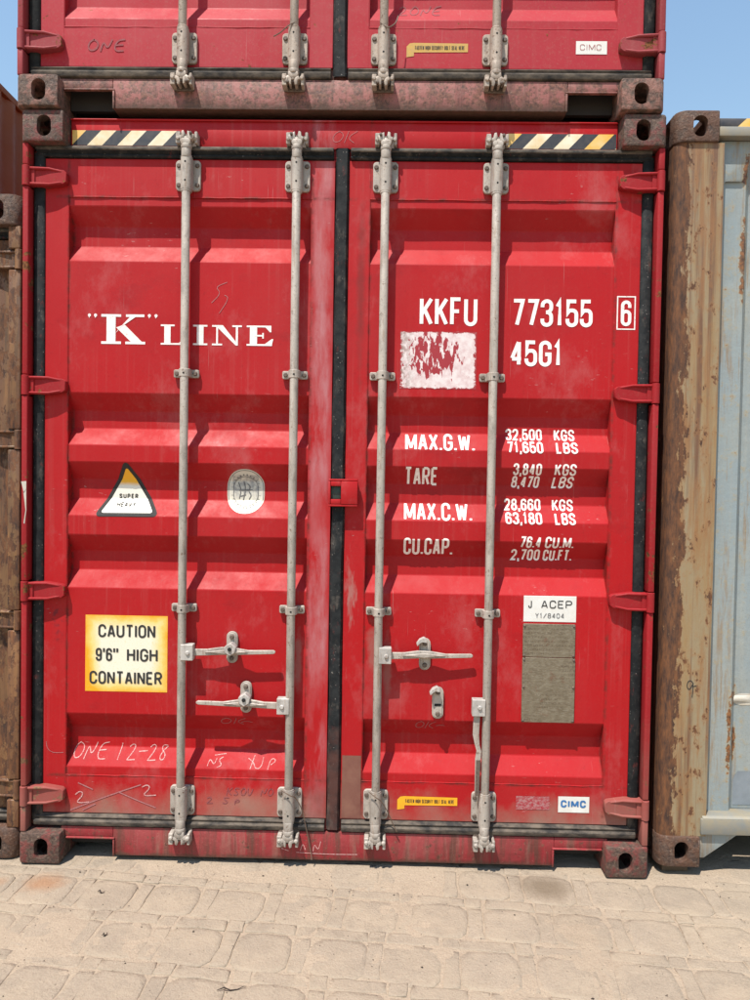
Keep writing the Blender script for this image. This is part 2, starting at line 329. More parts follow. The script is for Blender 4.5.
def tan_mat(name, base, tone, scale=1.0, edge=None, LO=0.585):
    n = NT(name); P = n.pos; x, y, z = n.sep(P)
    c = n.mix(n.rng(n.noise(n.vmap(P, (10, 10, 1.2)), 1.0, 6, 0.65), 0.4, 0.62), base, tone)
    st = n.noise(n.vmap(P, (40, 40, 0.9)), 1.0, 6, 0.65)
    top = n.rng(z, 1.2, 2.7, 0.0, 0.10) if edge else 0.07
    c = n.mix(n.rng(n.mth('ADD', st, top), 0.52, 0.65, 0, 0.9), c, (0.18, 0.075, 0.036))
    g = n.noise(n.vmap(P, (1, 1, 0.55)), 26*scale, 9, 0.7)
    off = 0.0
    if edge:   # rubbed, rusted outer edge of the post
        wob = n.mul(n.mth('SUBTRACT', n.noise(n.vmap(P, (26, 26, 4.0)), 1.0, 8, 0.75), 0.5), 0.15)
        off = n.rng(n.mth('ADD', x, wob), edge+0.004, edge+0.050, 0.26, 0.0)
    m = n.rng(n.mth('ADD', g, off), LO, LO+0.04)
    halo = n.rng(n.mth('ADD', g, off), 0.51, 0.64, 0, 0.8)
    c = n.mix(halo, c, (0.38, 0.17, 0.055))
    run = n.noise(n.vmap(P, (1, 1, 0.10), (0, 0, 0.3)), 34*scale, 5, 0.62)
    c = n.mix(n.rng(run, 0.50, 0.66, 0, 0.75), c, (0.34, 0.155, 0.055))
    rc = n.mix(n.rng(n.noise(n.vmap(P, (60, 60, 14)), 1.0, 8, 0.75), 0.38, 0.62), (0.050, 0.022, 0.014), (0.23, 0.088, 0.030))
    rc = n.mix(n.rng(n.noise(P, 160, 4, 0.7), 0.55, 0.7, 0, 0.4), rc, (0.16, 0.09, 0.06))
    c = n.mix(m, c, rc)
    n.bump(n.mth('ADD', n.mul(m, -0.4), g), 0.5, 0.004)
    return n.fin(c, n.rng(m, 0, 1, 0.55, 0.85))
MAT['tan_post'] = tan_mat('tan_post_rusted', (0.36, 0.285, 0.175), (0.37, 0.235, 0.105), 1.0, 1.296)
MAT['tan_left'] = tan_mat('tan_rusted', (0.27, 0.135, 0.050), (0.085, 0.040, 0.020), 1.0, None, 0.47)

def blue_mat():
    n = NT('blue_paint_weathered'); P = n.pos; x, y, z = n.sep(P)
    c = n.mix(n.rng(n.noise(P, 3.2, 6, 0.65), 0.38, 0.66), (0.32, 0.385, 0.41), (0.39, 0.42, 0.40))
    c = n.mix(n.rng(n.noise(n.vmap(P, (26, 26, 0.8)), 1.0, 5, 0.6), 0.50, 0.72, 0, 0.4), c, (0.50, 0.49, 0.42))
    c = n.mix(n.rng(n.noise(P, 110, 4, 0.7), 0.54, 0.68, 0, 0.45), c, (0.26, 0.28, 0.28))
    c = n.mix(n.rng(n.noise(n.vmap(P, (9, 9, 3), (3, 1, 4)), 1.0, 7, 0.72), 0.50, 0.68, 0, 0.5), c, (0.30, 0.31, 0.29))
    c = n.mix(n.rng(n.noise(n.vmap(P, (30, 30, 2.4), (5, 1, 4)), 1.0, 6, 0.7), 0.55, 0.65, 0, 0.65), c, (0.33, 0.20, 0.09))
    g = n.noise(P, 30, 9, 0.68)
    off = 0.0
    for (cx, cz, rx, rz) in ((1.553, 2.40, 0.022, 0.26), (1.553, 2.72, 0.02, 0.10), (1.548, 0.58, 0.016, 0.26), (1.575, 0.50, 0.016, 0.12), (1.565, 0.69, 0.03, 0.06)):
        off = n.mth('MAXIMUM', off, n.blob(P, cx, cz, rx, rz, 0.8, 0.5, nsc=18))
    gg = n.mth('ADD', n.mth('ADD', g, 0.015), n.mul(off, 0.30))
    c = n.mix(n.rng(gg, 0.56, 0.68, 0, 0.6), c, (0.46, 0.36, 0.20))
    c = n.mix(n.rng(gg, 0.68, 0.72), c, n.mix(n.rng(n.noise(P, 60, 5), 0.4, 0.6), (0.09, 0.04, 0.022), (0.33, 0.14, 0.05)))
    n.bump(n.mth('ADD', g, n.mul(n.noise(P, 7, 2), 1.5)), 0.3, 0.006)
    return n.fin(c, 0.5)
MAT['blue'] = blue_mat()
MAT['blue_rail'] = simple('rail_cream_weathered', (0.36, 0.30, 0.20), 0.6, mixc=(0.24, 0.26, 0.26), sc=13)
MAT['white_old'] = simple('old_white_paint', (0.72, 0.68, 0.60), 0.6, mixc=(0.60, 0.52, 0.40), sc=30)
MAT['brown'] = red_paint('brown_paint', (0.42, 0.145, 0.048), 0.02, 0.70, False, None, 0.6)
MAT['blue_patch'] = simple('blue_grey_repair', (0.31, 0.35, 0.39), 0.55, sc=12)

def ground_mat(name, a, b, paver):
    n = NT(name); P = n.pos; x, y, z = n.sep(P)
    c = n.mix(n.rng(n.noise(P, 2.6, 5, 0.6), 0.36, 0.66), a, b)
    c = n.mix(n.rng(n.noise(P, 11, 6, 0.7), 0.48, 0.68, 0, 0.55), c, tuple(v*1.13 for v in a))
    f = n.noise(P, 190, 4, 0.75)
    c = n.mix(n.rng(f, 0.50, 0.68, 0, 0.6), c, tuple(v*0.55 for v in a))
    c = n.mix(n.rng(n.noise(n.vmap(P, (1, 1, 1), (7, 3, 1)), 150, 3, 0.7), 0.56, 0.70, 0, 0.6), c, tuple(v*1.3 for v in a))
    f2 = n.noise(n.vmap(P, (1, 1, 1), (3, 3, 0)), 75, 4, 0.7)
    c = n.mix(n.rng(f2, 0.60, 0.70, 0, 0.5), c, tuple(v*0.68 for v in a))
    pit = n.rng(n.noise(n.vmap(P, (1, 1, 1), (8, 1, 0)), 55, 2, 0.5), 0.715, 0.74)
    c = n.mix(n.mul(pit, 0.8), c, (0.10, 0.07, 0.05))
    if paver:   # each block its own cast tone
        oi = n.t.nodes.new('ShaderNodeObjectInfo')
        c = n.mix(n.rng(oi.outputs['Random'], 0, 1, 0, 0.20), c, tuple(v*0.62 for v in a))
        c = n.mix(n.rng(n.noise(P, 16, 8, 0.75), 0.52, 0.64, 0, 0.38), c, tuple(v*0.68 for v in a))
    if paver:   # wind-blown dust lying on the stone
        d = n.noise(n.vmap(P, (1, 1, 1), (1, 6, 0)), 5.5, 6, 0.68)
        c = n.mix(n.rng(d, 0.44, 0.62, 0, 0.7), c, (0.51, 0.405, 0.297))
    # grit lodged along cracks and low spots
    ck = n.mth('ABSOLUTE', n.mth('SUBTRACT', n.noise(n.vmap(P, (1, 1, 1), (4, 2, 0)), 4.2, 7, 0.72), 0.5))
    c = n.mix(n.mul(n.rng(ck, 0.0, 0.010, 1, 0), n.rng(n.noise(n.vmap(P, (1, 1, 1), (2, 9, 0)), 3.0, 3), 0.48, 0.58), 0.45), c, tuple(v*0.5 for v in a))
    # damp oil spot and rust wash
    c = n.mix(n.mul(n.blob(P, 0.80, -0.065, 0.135, 0.10, 0.7, 0.55, ax=(0, 1), nsc=9), 0.72), c, (0.20, 0.145, 0.095))
    c = n.mix(n.mul(n.blob(P, 0.84, -0.30, 0.16, 0.30, 0.9, 0.6, ax=(0, 1), nsc=7), 0.16), c, (0.22, 0.165, 0.11))
    c = n.mix(n.mul(n.blob(P, -1.06, -0.115, 0.10, 0.09, 0.9, 0.7, ax=(0, 1), nsc=12), 0.62), c, (0.44, 0.20, 0.085))
    c = n.mix(n.mul(n.blob(P, -1.24, -0.12, 0.06, 0.04, 0.9, 0.7, ax=(0, 1), nsc=12), 0.45), c, (0.44, 0.20, 0.085))
    h = n.mth('ADD', n.mul(n.noise(P, 30, 5, 0.7), 1.0), n.mul(f, 0.4))
    h = n.mth('ADD', h, n.mul(n.noise(P, 90, 4), 0.5))
    n.bump(h, 0.75, 0.008)
    return n.fin(c, 0.92, 0, 0.25)
MAT['sand'] = ground_mat('sand_dust', (0.515, 0.405, 0.298), (0.475, 0.37, 0.272), False)
MAT['paver'] = ground_mat('paver_concrete', (0.475, 0.380, 0.286), (0.43, 0.346, 0.263), True)

# ------------------------------------------------------------------ mesh helper
class MB:
    def __init__(s): s.v = []; s.f = []; s.m = []
    def poly(s, pts, m=0):
        b = len(s.v); s.v += [tuple(p) for p in pts]; s.f.append(tuple(range(b, b+len(pts)))); s.m.append(m)
    def box(s, x0, x1, y0, y1, z0, z1, m=0):
        b = len(s.v)
        s.v += [(x0,y0,z0),(x1,y0,z0),(x1,y1,z0),(x0,y1,z0),(x0,y0,z1),(x1,y0,z1),(x1,y1,z1),(x0,y1,z1)]
        for q in ((0,3,2,1),(4,5,6,7),(0,1,5,4),(1,2,6,5),(2,3,7,6),(3,0,4,7)):
            s.f.append(tuple(b+i for i in q)); s.m.append(m)
    def prism(s, pts, y0, y1, m=0):           # polygon in XZ (counter-clockwise seen from -Y), extruded along Y
        n = len(pts); b = len(s.v)
        s.v += [(p[0], y0, p[1]) for p in pts] + [(p[0], y1, p[1]) for p in pts]
        s.f.append(tuple(b+i for i in range(n))); s.m.append(m)
        s.f.append(tuple(b+n+i for i in reversed(range(n)))); s.m.append(m)
        for i in range(n):
            j = (i+1) % n; s.f.append((b+i, b+n+i, b+n+j, b+j)); s.m.append(m)
    def extx(s, prof, x0, x1, m=0):           # closed profile of (y,z), extruded along X
        n = len(prof); b = len(s.v)
        s.v += [(x0, p[0], p[1]) for p in prof] + [(x1, p[0], p[1]) for p in prof]
        s.f.append(tuple(b+i for i in range(n))); s.m.append(m)
        s.f.append(tuple(b+n+i for i in reversed(range(n)))); s.m.append(m)
        for i in range(n):
            j = (i+1) % n; s.f.append((b+i, b+n+i, b+n+j, b+j)); s.m.append(m)
    def extz(s, prof, z0, z1, m=0):           # closed profile of (x,y), extruded along Z
        n = len(prof); b = len(s.v)
        s.v += [(p[0], p[1], z0) for p in prof] + [(p[0], p[1], z1) for p in prof]
        s.f.append(tuple(b+i for i in range(n))); s.m.append(m)
        s.f.append(tuple(b+n+i for i in reversed(range(n)))); s.m.append(m)
        for i in range(n):
            j = (i+1) % n; s.f.append((b+i, b+n+i, b+n+j, b+j)); s.m.append(m)
    def cyl(s, p0, p1, r, n=16, m=0, r1=None):
        p0, p1 = Vector(p0), Vector(p1); d = (p1-p0).normalized(); r1 = r if r1 is None else r1
        a = d.orthogonal().normalized(); c = d.cross(a); b = len(s.v)
        for p, rr in ((p0, r), (p1, r1)):
            for i in range(n):
                t = 2*math.pi*i/n; s.v.append(tuple(p + a*math.cos(t)*rr + c*math.sin(t)*rr))
        for i in range(n):
            j = (i+1) % n; s.f.append((b+i, b+j, b+n+j, b+n+i)); s.m.append(m)
        s.f.append(tuple(b+i for i in reversed(range(n)))); s.m.append(m)
        s.f.append(tuple(b+n+i for i in range(n))); s.m.append(m)
    def tube(s, pts, r, n=6, m=0):
        pts = [Vector(p) for p in pts]; b = len(s.v); up = Vector((0.3, 1, 0.2))
        for k, p in enumerate(pts):
            d = (pts[min(k+1, len(pts)-1)] - pts[max(k-1, 0)]).normalized()
            a = d.cross(up).normalized(); c = d.cross(a); rr = r[k] if isinstance(r, (list, tuple)) else r
            for i in range(n):
                t = 2*math.pi*i/n; s.v.append(tuple(p + a*math.cos(t)*rr + c*math.sin(t)*rr))
        for k in range(len(pts)-1):
            for i in range(n):
                j = (i+1) % n; s.f.append((b+k*n+i, b+k*n+j, b+(k+1)*n+j, b+(k+1)*n+i)); s.m.append(m)
        s.f.append(tuple(b+i for i in reversed(range(n)))); s.m.append(m)
        s.f.append(tuple(b+(len(pts)-1)*n+i for i in range(n))); s.m.append(m)
    def mesh(s, name, mats, bevel=0.0, seg=2, smooth=True, merge=False):
        me = bpy.data.meshes.new(name); me.from_pydata(s.v, [], s.f)
        for m in (mats if isinstance(mats, (list, tuple)) else [mats]): me.materials.append(MAT[m])
        me.polygons.foreach_set('material_index', s.m)
        bm = bmesh.new(); bm.from_mesh(me)
        if merge: bmesh.ops.remove_doubles(bm, verts=bm.verts, dist=1e-5)
        bmesh.ops.recalc_face_normals(bm, faces=bm.faces)
        if bevel:
            ed = [e for e in bm.edges if len(e.link_faces) == 2 and e.calc_face_angle(0) > 0.6]
            bmesh.ops.bevel(bm, geom=ed, offset=bevel, segments=seg, profile=0.5, affect='EDGES', clamp_overlap=True, material=-1)
        bm.to_mesh(me); bm.free()
        if smooth:
            me.polygons.foreach_set('use_smooth', [True]*len(me.polygons))
            me.set_sharp_from_angle(angle=math.radians(35))
        me.update(); return me
    def build(s, name, mats, parent=None, loc=(0, 0, 0), **k):
        return link(name, s.mesh(name, mats, **k), parent, loc)

def link(name, me, parent=None, loc=(0, 0, 0), scale=(1, 1, 1), rot=(0, 0, 0)):
    o = bpy.data.objects.new(name, me); COL.objects.link(o)
    o.location = loc; o.scale = scale; o.rotation_euler = rot
    if parent: o.parent = parent
    return o
def tag(o, label=None, cat=None, group=None, kind=None):
    if label: o['label'] = label
    if cat: o['category'] = cat
    if group: o['group'] = group
    if kind: o['kind'] = kind
    return o
def empty(name, loc, label, cat, group=None):
    o = link(name, None, None, loc); o.empty_display_size = 0.2
    return tag(o, label, cat, group)

# ------------------------------------------------------------------ stroke lettering
def fillet(pts, closed=False, seg=6):
    out = []; n = len(pts)
    for i, p in enumerate(pts):
        r = p[2] if len(p) > 2 else 0
        P = Vector(p[:2])
        if not r or (not closed and i in (0, n-1)): out.append(P); continue
        A = Vector(pts[(i-1) % n][:2]); B = Vector(pts[(i+1) % n][:2])
        da, db = A-P, B-P; la, lb = da.length, db.length
        if la < 1e-6 or lb < 1e-6: out.append(P); continue
        ra = min(r, la*0.5 if (len(pts[(i-1) % n]) > 2 and pts[(i-1) % n][2]) else la); rb = min(r, lb*0.5 if (len(pts[(i+1) % n]) > 2 and pts[(i+1) % n][2]) else lb)
        a = P + da/la*ra; b = P + db/lb*rb
        for k in range(seg+1):
            t = k/seg*math.pi/2      # elliptical corner
            out.append(P + (a-P)*(1-math.sin(t)) + (b-P)*(1-math.cos(t)))
    return out
def ribbon(pts, w, closed=False):
    pts = [p for i, p in enumerate(pts) if i == 0 or (p-pts[i-1]).length > 1e-6]
    if closed and (pts[0]-pts[-1]).length < 1e-6: pts.pop()
    n = len(pts); L = []; Rr = []
    for i in range(n):
        if closed: d0 = (pts[i]-pts[i-1]).normalized(); d1 = (pts[(i+1) % n]-pts[i]).normalized()
        else:
            d0 = (pts[i]-pts[max(i-1, 0)]) if i else (pts[1]-pts[0]); d1 = (pts[i+1]-pts[i]) if i < n-1 else d0
            d0 = d0.normalized(); d1 = d1.normalized()
        nn = Vector((-d0.y-d1.y, d0.x+d1.x))
        if nn.length < 1e-6: nn = Vector((-d0.y, d0.x))
        nn.normalize(); c = max(0.42, nn.dot(Vector((-d0.y, d0.x))))
        L.append(pts[i]+nn*w/2/c); Rr.append(pts[i]-nn*w/2/c)
    q = []
    for i in range(n if closed else n-1):
        j = (i+1) % n; q.append([L[i], Rr[i], Rr[j], L[j]])
    return q
R5 = 9
G = {
 'A': [[(0,0),(.45,1)], [(.55,1),(1,0)], [(.2,.29),(.8,.29)]],
 'B': [[(0,0),(0,1)], [(.05,1),(1,1,R5),(.97,.54,R5),(.05,.54)], [(.05,.52),(1,.52,R5),(1,0,R5),(.05,0)]],
 'C': [[(1,.68),(1,1,R5),(0,1,R5),(0,0,R5),(1,0,R5),(1,.32)]],
 'D': [[(0,0),(0,1)], [(.05,1),(1,1,R5),(1,0,R5),(.05,0)]],
 'E': [[(0,0),(0,1)], [(.02,1),(1,1)], [(.02,0),(1,0)], [(0,.52),(.85,.52)]],
 'F': [[(1,1),(0,1),(0,0)], [(0,.52),(.85,.52)]],
 'G': [[(1,.70),(1,1,R5),(0,1,R5),(0,0,R5),(1,0,R5),(1,.47),(.5,.47)]],
 'H': [[(0,0),(0,1)], [(1,0),(1,1)], [(0,.52),(1,.52)]],
 'I': [[(.5,0),(.5,1)]],
 'J': [[(1,1),(1,0,R5),(0,0,R5),(0,.32)]],
 'K': [[(0,0),(0,1)], [(1,1),(.04,.40)], [(.34,.56),(1,0)]],
 'L': [[(0,1),(0,0),(1,0)]],
 'M': [[(0,0),(0,1)], [(.03,.97),(.5,.1)], [(.5,.1),(.97,.97)], [(1,1),(1,0)]],
 'N': [[(0,0),(0,1)], [(.05,.96),(.95,.04)], [(1,0),(1,1)]],
 'O': [[(0,0,R5),(1,0,R5),(1,1,R5),(0,1,R5),'c']],
 'P': [[(0,0),(0,1)], [(.05,1),(1,1,R5),(1,.47,R5),(.05,.47)]],
 'R': [[(0,0),(0,1)], [(.05,1),(1,1,R5),(1,.49,R5),(.05,.49)], [(.52,.49),(1,0)]],
 'S': [[(1,.72),(1,1,R5),(0,1,R5),(0,.54,R5),(1,.46,R5),(1,0,R5),(0,0,R5),(0,.28)]],
 'T': [[(0,1),(1,1)], [(.5,1),(.5,0)]],
 'U': [[(0,1),(0,0,R5),(1,0,R5),(1,1)]],
 'V': [[(0,1),(.46,0)], [(.54,0),(1,1)]],
 'W': [[(0,1),(.25,0)], [(.27,0),(.49,.9)], [(.51,.9),(.73,0)], [(.75,0),(1,1)]],
 'X': [[(0,0),(1,1)], [(0,1),(1,0)]],
 'Y': [[(0,1),(.5,.45),(1,1)], [(.5,.45),(.5,0)]],
 '0': [[(0,0,R5),(1,0,R5),(1,1,R5),(0,1,R5),'c']],
 '1': [[(.12,.78),(.55,1),(.55,0)]],
 '2': [[(0,.72),(0,1,R5),(1,1,R5),(1,.58,.2),(0,0),(1,0)]],
 '3': [[(0,.74),(0,1,R5),(1,1,R5),(.97,.53,R5),(.4,.53)], [(.4,.53),(1,.53,R5),(1,0,R5),(0,0,R5),(0,.26)]],
 '4': [[(.76,0),(.76,1)], [(.70,1),(0,.28)], [(0,.25),(1,.25)]],
 '5': [[(.95,1),(.06,1),(.02,.50),(.2,.62,.1),(1,.62,R5),(1,0,R5),(0,0,R5),(0,.27)]],
 '6': [[(.98,.74),(.98,1,R5),(0,1,R5),(0,.35)], [(0,0,R5),(1,0,R5),(1,.58,R5),(0,.58,R5),'c']],
 '7': [[(0,1),(1,1),(.38,0)]],
 '8': [[(.06,1,R5),(.06,.53,R5),(.94,.53,R5),(.94,1,R5),'c'], [(0,.53,R5),(0,0,R5),(1,0,R5),(1,.53,R5),'c']],
 '9': [[(.02,.26),(.02,0,R5),(1,0,R5),(1,.65)], [(0,.42,R5),(1,.42,R5),(1,1,R5),(0,1,R5),'c']],
 '.': [[(.5,-.02),(.5,.10)]], ',': [[(.5,.12),(.5,-.02)], [(.62,.0),(.2,-.20)]], "'": [[(.66,1.07),(.34,.72)]], '/': [[(0,0),(1,1)]], '-': [[(.1,.48),(.9,.48)]],
}
NARROW = {'.': .30, ',': .30, "'": .34, '1': .72, 'I': .30, ' ': .62, 'M': 1.28, 'W': 1.35, 'J': .85, 'L': .88, 'F': .9, 'E': .92}
def text_polys(txt, x, z, h, w, sw, gap, slant=0.0, fit=None):
    """stroke text -> list of 2-D quads; w = width of a normal glyph, sw = stroke"""
    adv = sum(w*NARROW.get(c, 1.0)+gap for c in txt)-gap
    k = (fit/adv) if fit else 1.0
    polys = []; cx = x
    for c in txt:
        gw = w*k*NARROW.get(c, 1.0)
        if c in G:
            iw = max(gw-sw, 0.0001); ih = h-sw
            for s in G[c]:
                cl = s[-1] == 'c'; pts = s[:-1] if cl else s
                rad = min(iw/2, ih*0.30)
                pp = []
                for p in pts:
                    X = cx+sw/2+p[0]*iw; Z = z+sw/2+p[1]*ih
                    if len(p) > 2: pp.append((X, Z, rad if p[2] == R5 else p[2]*iw))
                    else: pp.append((X, Z))
                polys.append(ribbon(fillet(pp, cl), sw, cl))
        cx += gw+gap*k
    if slant:
        for st in polys:
            for q in st:
                for p in q: pass
        polys = [[[Vector((p.x+(p.y-z)*slant, p.y)) for p in q] for q in st] for st in polys]
    return polys
def lay(name, polys, surf, mat, parent, off=0.0012, cuts=(), step=0.0001):
    """lay flat shapes (lists of strokes, each a list of polygons in XZ) on a surface y = surf(x, z)"""
    bm = bmesh.new()
    for si, st in enumerate(polys):
        for q in st:
            vs = [bm.verts.new((p[0], -off-(si % 4)*step, p[1])) for p in q]
            try: bm.faces.new(vs)
            except ValueError: pass
    bmesh.ops.remove_doubles(bm, verts=bm.verts, dist=2e-6)
    for zc in cuts:
        bmesh.ops.bisect_plane(bm, geom=bm.verts[:]+bm.edges[:]+bm.faces[:], plane_co=(0, 0, zc), plane_no=(0, 0, 1))
    for v in bm.verts: v.co.y += surf(v.co.x, v.co.z)
    bm.normal_update()
    for f in bm.faces:
        if f.normal.y > 0: f.normal_flip()
    me = bpy.data.meshes.new(name); bm.to_mesh(me); bm.free(); me.materials.append(MAT[mat])
    return link(name, me, parent)
def rrect(x0, x1, z0, z1, r, seg=5):
    p = fillet([(x0, z0, r), (x1, z0, r), (x1, z1, r), (x0, z1, r)], True, seg)
    return [tuple(v) for v in p]
def strips(poly_fn, z0, z1, n):
    """shape given by fn(z)->(xl,xr), cut into n horizontal strips"""
    out = []
    for i in range(n):
        a = z0+(z1-z0)*i/n; b = z0+(z1-z0)*(i+1)/n
        (l0, r0), (l1, r1) = poly_fn(a), poly_fn(b)
        out.append([Vector((l0, a)), Vector((r0, a)), Vector((r1, b)), Vector((l1, b))])
    return [out]
def scrawl(lines, w):      # hand-drawn strokes
    res = []
    for ln in lines:
        res.append(ribbon(fillet([(x, z, 9) for x, z in ln], False, 4), w))
    return res

# ------------------------------------------------------------------ corner casting (hollow, with apertures)
def casting_mesh(name, mat, vround=0.02):
    X, Yd, Z = 0.162, 0.178, 0.118
    bm = bmesh.new(); bmesh.ops.create_cube(bm, size=1)
    for v in bm.verts: v.co = Vector(((v.co.x+.5)*X, (v.co.y+.5)*Yd, (v.co.z+.5)*Z))
    ed = [e for e in bm.edges if abs(e.verts[0].co.z-e.verts[1].co.z) > 0.05 and e.verts[0].co.x < 0.01]
    bmesh.ops.bevel(bm, geom=ed, offset=vround, segments=4, profile=0.5, affect='EDGES')
    ed = [e for e in bm.edges if e.calc_face_angle(0) > 0.6]
    bmesh.ops.bevel(bm, geom=ed, offset=0.007, segments=2, profile=0.5, affect='EDGES')
    a = bpy.data.meshes.new(name); bm.to_mesh(a); bm.free()
    mb = MB(); t = 0.028
    mb.box(t, X-t, t, Yd-t, t*0.9, Z-t*0.9)
    def oval(cx, cz, w, h, n=20):
        pts = []
        for i in range(n):
            t = 2*math.pi*i/n; s = (h-w)/2
            pts.append((cx+math.cos(t)*w/2, cz+math.sin(t)*w/2+(s if math.sin(t) >= 0 else -s)))
        return pts
    mb2 = MB(); mb2.prism(oval(0.089, 0.060, 0.055, 0.080), -0.05, 0.07)
    mb3 = MB(); p = oval(0.1015, 0.060, 0.052, 0.080)
    n = len(p); mb3.v = [(-0.05, q[0], q[1]) for q in p]+[(0.07, q[0], q[1]) for q in p]
    mb3.f = [tuple(range(n)), tuple(reversed(range(n, 2*n)))]+[(i, n+i, n+(i+1) % n, (i+1) % n) for i in range(n)]; mb3.m = [0]*len(mb3.f)
    mb4 = MB(); p = oval(0.089, 0.1015, 0.062, 0.124)
    mb4.v = [(q[0], q[1], -0.05) for q in p]+[(q[0], q[1], 0.05) for q in p]; mb4.f = [tuple(f) for f in mb3.f]; mb4.m = [0]*len(mb4.f)
    ob = link('tmp', a); cut = []
    for k in (mb, mb2, mb3, mb4):
        c = link('tmpc', k.mesh('tmpc', mat, smooth=False)); cut.append(c)
        md = ob.modifiers.new('b', 'BOOLEAN'); md.operation = 'DIFFERENCE'; md.object = c; md.solver = 'EXACT'
    dg = bpy.context.evaluated_depsgraph_get()
    me = bpy.data.meshes.new_from_object(ob.evaluated_get(dg)); me.name = name
    for c in cut+[ob]: bpy.data.objects.remove(c)
    me.materials.clear(); me.materials.append(MAT[mat])
    me.polygons.foreach_set('material_index', [0]*len(me.polygons))
    me.polygons.foreach_set('use_smooth', [True]*len(me.polygons)); me.set_sharp_from_angle(angle=math.radians(35))
    return me

W2 = 1.219; LEN = 12.192
def castings(root, me, H):
    for sx in (1, -1):
        for (y, sy) in ((0, 1), (LEN, -1)):
            for (z, sz) in ((0, 1), (H, -1)):
                link('corner_casting', me, root, (-W2*sx, y, z), (sx, sy, sz))

def corr_wall(mb, a0, a1, z0, z1, fn, pitch=0.278, depth=0.036, m=0):
    """vertical corrugation running from a0 to a1; fn(a, d, z) -> xyz"""
    pts = []; a = a0; k = 0
    segs = [(0.072, 0), (0.068, 1), (0.070, 0), (0.068, -1)]
    d = 0.0; pts.append((a0, 0.0))
    while a < a1-1e-4:
        ln, s = segs[k % 4]; a2 = min(a+ln, a1)
        d = d if s == 0 else d+s*depth*(a2-a)/ln
        pts.append((a2, d)); a = a2; k += 1
    for (p, q) in zip(pts, pts[1:]):
        mb.poly([fn(p[0], p[1], z0), fn(q[0], q[1], z0), fn(q[0], q[1], z1), fn(p[0], p[1], z1)], m)

def shell(root, mat, H, y_front=0.09, front=False):
    """side walls, roof, rails, floor, far end - shared by every container"""
    for s in (1, -1):
        mb = MB(); corr_wall(mb, y_front+0.06, LEN-0.12, 0.15, H-0.08, lambda a, d, z: (s*(W2-0.010-d), a, z))
        mb.build('side_wall', mat, root, merge=True)
        mb = MB(); mb.box(s*(W2-0.006)-0.03*(s > 0), s*(W2-0.006)+0.03*(s < 0), 0.18, LEN-0.18, 0.020, 0.16)
        mb.box(s*(W2-0.006)-0.05*(s > 0), s*(W2-0.006)+0.05*(s < 0), 0.18, LEN-0.18, H-0.085, H-0.020)
        mb.build('side_rail', mat, root, bevel=0.004)
        mb = MB(); mb.box(s*(W2-0.006)-0.07*(s > 0), s*(W2-0.006)+0.07*(s < 0), LEN-0.15, LEN-0.01, 0.118, H-0.118)
        mb.build('corner_post', mat, root, bevel=0.006)
    mb = MB(); corr_wall(mb, 0.20, LEN-0.15, -W2+0.03, W2-0.03, lambda a, d, z: (z, a, H-0.022-d*0.55)); mb.build('roof', mat, root, merge=True)
    mb = MB(); corr_wall(mb, -W2+0.07, W2-0.07, 0.13, H-0.12, lambda a, d, z: (a, LEN-0.03-d, z))
    mb.box(-W2+0.162, W2-0.162, LEN-0.10, LEN-0.012, 0.02, 0.14); mb.box(-W2+0.162, W2-0.162, LEN-0.10, LEN-0.012, H-0.13, H-0.012)
    mb.build('end_wall', mat, root)
    mb = MB(); mb.box(-W2+0.04, W2-0.04, 0.22, LEN-0.15, 0.135, 0.165)
    for i in range(16): mb.box(-W2+0.04, W2-0.04, 0.75+i*0.72, 0.80+i*0.72, 0.03, 0.132)
    mb.build('floor', 'dark', root)

# ------------------------------------------------------------------ door hardware meshes (shared)
ROD_Y = 0.020
def guide_mesh(name, g):
    mb = MB()
    mb.prism(rrect(-0.048, 0.048, -0.058, 0.058, 0.014), 0.047, 0.0595, 0)
    mb.cyl((0, ROD_Y+0.006, -0.066), (0, ROD_Y+0.006, 0.060), 0.0225, 20, 0)
    mb.box(-0.0220, 0.0220, ROD_Y+0.006, 0.048, -0.060, 0.056, 0)
    mb.cyl((0, ROD_Y+0.004, -0.074), (0, ROD_Y+0.004, -0.064), 0.0205, 20, 0)
    mb.cyl((0, ROD_Y+0.004, 0.058), (0, ROD_Y+0.004, 0.066), 0.0205, 20, 0)
    for sx in (-1, 1):
        for z in (-0.037, 0.037): mb.cyl((sx*0.036, 0.0495, z), (sx*0.036, 0.042, z), 0.0098, 10, 1, 0.0082)
    for z in (-0.034, 0.036): mb.cyl((0.0, ROD_Y, z), (0.0, ROD_Y-0.0172, z), 0.0052, 8, 2)
    return mb.mesh(name, [g, 'bolt_and_gap', 'hole'], bevel=0.0025, seg=1)
def clamp_mesh(name, g):
    mb = MB()
    for s in (-1, 1):
        mb.prism(rrect(-0.024, 0.024, -0.0155, 0.0155, 0.006), 0.049, 0.0595, 0) if False else None
        x0, x1 = (0.020, 0.049) if s > 0 else (-0.049, -0.020)
        mb.prism(rrect(x0, x1, -0.0155, 0.0155, 0.006), 0.046, 0.0595, 0)
        mb.cyl((s*0.036, 0.048, 0), (s*0.036, 0.040, 0), 0.0095, 10, 1, 0.008)
    n = 10; prof = [(0.025, 0.056)]
    for i in range(n+1):
        t = math.pi*i/n; prof.append((math.cos(t)*0.0225, ROD_Y+0.006-math.sin(t)*0.0235))
    prof.append((-0.025, 0.056))
    mb.extz(prof, -0.0155, 0.0155, 0)
    mb.cyl((0.001, ROD_Y-0.010, -0.002), (0.001, ROD_Y-0.0188, -0.002), 0.0045, 8, 2)
    return mb.mesh(name, [g, 'bolt_and_gap', 'hole'], bevel=0.002, seg=1)
